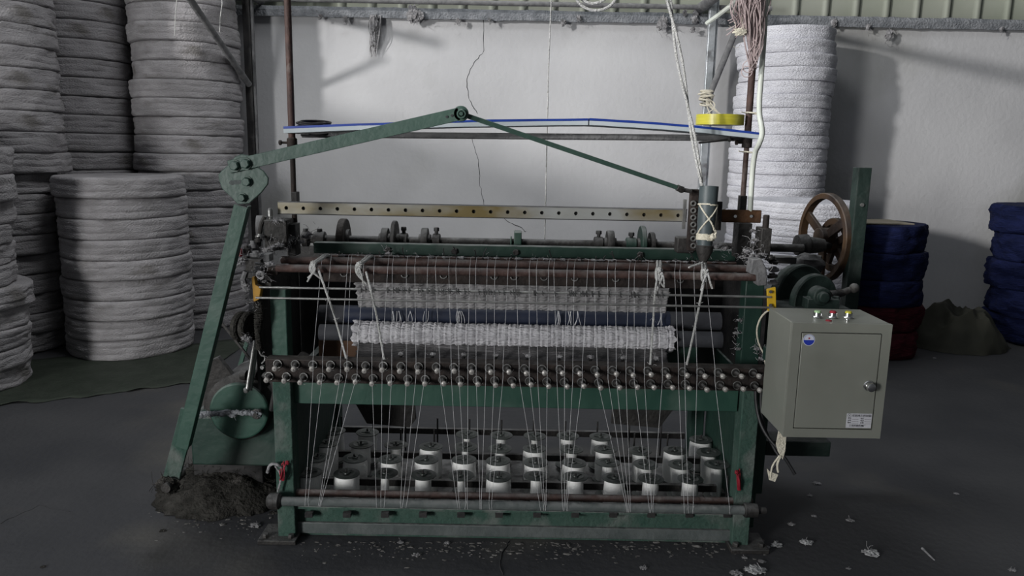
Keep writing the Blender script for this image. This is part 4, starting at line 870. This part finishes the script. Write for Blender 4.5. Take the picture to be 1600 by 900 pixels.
q.prism([at(x, y, 2.49) for x, y in ((1199, 733), (1204, 738), (1216, 742), (1211, 753), (1202, 750))], (0, .006, 0)); q.tube([at(1218, 712, 2.49), at(1206, 728, 2.49), at(1204, 745, 2.49)], .003, 6, 2)
single(q, 'plastic_ribbon', 'rag', 'cream plastic ribbon hanging below the corner of the control box', 'ribbon')
for nm, x_, y_, Y_, lab in (('red_cord', 445, 735, 2.78, 'red cord knotted on the left front leg above the lower roller'), ('red_cord', 1151, 750, 2.79, 'red cord knotted on the right front leg near the bobbins')):
    q = MB()
    for i in range(7): a = at(x_ + rnd.uniform(-5, 5), y_ - 14 + rnd.uniform(-4, 4), Y_); b = at(x_ + (-6 if x_ < 800 else 2) + rnd.uniform(-5, 5), y_ + 16, Y_); q.tube([a, (a + b) / 2 + Vector((rnd.uniform(-.012, .012), rnd.uniform(-.02, .0), 0)), b], .0022, 5, 2)
    q.blob(at(x_ + 4 if x_ < 800 else x_, y_ - 12, Y_ - .005), .008, .5, 3, 8, 3)
    single(q, nm, 'red', lab, 'cord')
q = MB(); q.tube([at(418, 738, 2.79), at(422, 724, 2.77), at(436, 726, 2.77), at(444, 736, 2.78), at(437, 752, 2.78)], [.007, .003], 7, 2).tube([at(430, 728, 2.78), at(441, 744, 2.78), at(434, 768, 2.78)], .004, 7, 2)
single(q, 'dusty_rag', 'lint', 'grey dusty rag strip hung on the left front leg', 'rag')
# ------------------------------------------------------------------ lint on floor, ledge
def fl(x, y):
    d = at(x, y, 1) - CAM; return CAM + d * (-CAM.z / d.z)
c0 = at(350, 760, 3.26)
def pile_h(u, v):
    p = Vector((u * 3, v * 3, 0)); h = max(0, 1 - (u * u + v * v)); return h * (.15 + .035 * noise.noise(p) + .012 * noise.noise(p * 3)) + .006 * noise.noise(p * 9) * min(1, h * 3)
q = mound(c0.x + .05, 3.22, .33, .28, pile_h, 40, 110, .2)
for _ in range(420):
    u, v = rnd.gauss(0, .42), rnd.gauss(0, .42)
    if u * u + v * v < .95: q.fuzz((c0.x + .05 + u * .32, 3.22 + v * .27, .14 * (1 - u * u - v * v) + .008), .035, 3, .0009)
single(q, 'lint_pile', 'lintd', 'big dark heap of lint and dust on the floor under the gearbox', 'lint', kind='stuff')
bits = [(309, 797, 8), (343, 790, 9), (372, 783, 18, 'grey matted lint tuft at the foot of the dark lint heap'), (385, 793, 12), (399, 822, 12, 'pale lint scrap left of the front left foot plate'), (374, 806, 8), (340, 775, 13), (421, 775, 12), (415, 790, 10), (428, 802, 9),
        (1260, 849, 14, 'pale lint tuft on the floor right of the front right foot plate'), (1361, 866, 18, 'largest pale lint tuft on the open floor at the right'), (1236, 820, 8), (1272, 807, 6), (1328, 814, 9), (1326, 889, 5), (1180, 893, 22, 'long grey lint roll at the bottom edge right of centre'), (1150, 897, 14),
        (1213, 853, 12, 'dirty lint strip behind the right foot plate'), (1198, 856, 8), (626, 848, 7), (699, 849, 7), (651, 868, 9, 'small lint speck in front of the bottom beam'), (1005, 888, 9), (1190, 878, 8), (1164, 872, 6), (68, 886, 6), (1460, 560, 4), (1494, 772, 6), (1582, 892, 8), (1275, 756, 9), (1265, 775, 6), (255, 830, 7)]
q = MB()
for i in range(560):
    if i < 420: x, y = rnd.uniform(462, 1195), rnd.gauss(858, 9)
    else: x, y = rnd.gauss(350, 55), rnd.gauss(806, 16)
    if y < 846 and 455 < x < 1150: y = 848
    c = fl(x, y); r_ = rnd.uniform(.001, .0045) * (2 if rnd.random() < .08 else 1); q.blob(c + Vector((0, 0, r_ * .2)), r_, .9, 2.5, 5, i * .37, (rnd.uniform(.8, 2.4), rnd.uniform(.7, 1.6), .35))
single(q, 'lint_dust', 'dustbit', 'fine scatter of lint dust on the floor along the front of the machine', 'lint', kind='stuff')
ci = {i: k for k, i in enumerate(sorted((i for i, b in enumerate(bits) if len(b) < 4), key=lambda i: bits[i][0]))}
for i, bt in enumerate(bits):
    x, y, s_ = bt[:3]; c = fl(x, y); r_ = s_ / FOC * c.y * .55
    q = MB().blob(c + Vector((0, 0, r_ * .28)), r_, .7, 2.6, 11, i + 2.2, (1.25, 1.0, .3)); q.fuzz(c + Vector((0, 0, r_ * .3)), r_ * 1.2, 9, .0007, (1, 1, .2))
    for k in range(3): u = rnd.uniform(-1, 1); q.blob(c + Vector((u * r_ * 1.5, rnd.uniform(-.7, .7) * r_, r_ * .15)), r_ * .4, .7, 3, 7, k + i, (1.2, 1, .4))
    m_ = 'lintd' if s_ < 11 and x < 460 else 'lintw' if len(bt) > 3 and x > 1000 else 'lint'
    single(q, 'lint_tuft', m_, bt[3] if len(bt) > 3 else f'small crumb of lint, {nth(ci[i], len(ci))} of those lying on the dark floor', 'lint', None if len(bt) > 3 else 'crumbs of lint on the floor')
single(MB().tube([fl(1441, 858) + Vector((0, 0, .003)), fl(1447, 864) + Vector((0, 0, .003)), fl(1460, 876) + Vector((0, 0, .002))], [.006, .0025], 6, 1), 'twig', 'lint', 'thin pale thread scrap on the floor at the lower right', 'scrap')
q = MB()
for i in range(60):
    x = 585 + rnd.uniform(-7, 10); y1 = rnd.uniform(50, 91); a = at(x, 24, WY - .07); b = at(585 + rnd.uniform(-8, 6), y1, WY - .05)
    q.tube([a, (a + b) / 2 + Vector((rnd.uniform(-.03, .04), rnd.uniform(-.05, 0), 0)), b], [.006, .0015], 4, 2)
q.blob(at(586, 38, WY - .09), .035, .7, 2.5, 10, 4, (.8, .8, 1.8)); q.blob(at(582, 62, WY - .08), .025, .7, 2.5, 10, 5, (.7, .7, 2)); 
single(q, 'hanging_lint', 'lint', 'long grey beard of lint hanging from the wall ledge at the left', 'lint')
LG = [(645, 22, 22), (655, 24, 14), (716, 34, 8), (880, 36, 9), (1036, 36, 18), (1086, 30, 12), (1083, 46, 8), (1303, 36, 10), (1356, 42, 8), (1390, 55, 14), (1565, 46, 7), (1087, 20, 10), (1070, 20, 8), (500, 26, 7), (540, 30, 9), (765, 32, 6), (905, 28, 9)]
li = {i: k for k, i in enumerate(sorted((i for i, b in enumerate(LG) if b[0] not in (1390, 645, 1036)), key=lambda i: LG[i][0]))}
for i, (x, y, s_) in enumerate(LG):
    c = at(x, y, WY - .09); r_ = s_ / FOC * 7 * .4; q = MB().blob(c, r_, .8, 2.6, 9, i + 8.4, (.9, .5, 1.2)); q.fuzz(c - Vector((0, 0, r_ * .4)), r_ * 1.6, 12, .0018, (.7, .3, 1.2))
    single(q, 'hanging_lint', 'lint', {1390: 'narrow lint strand on the wall below the ledge at the right', 645: 'fluffy lint lump bulging over the ledge above the lever arm', 1036: 'lint strand drooping from the ledge left of the galvanised post'}.get(x, f'small grey lint tuft, {nth(li.get(i, 0), len(li))} of those clinging to the wall ledge'), 'lint', None if x in (1390, 645, 1036) else 'small lint tufts along the wall ledge')
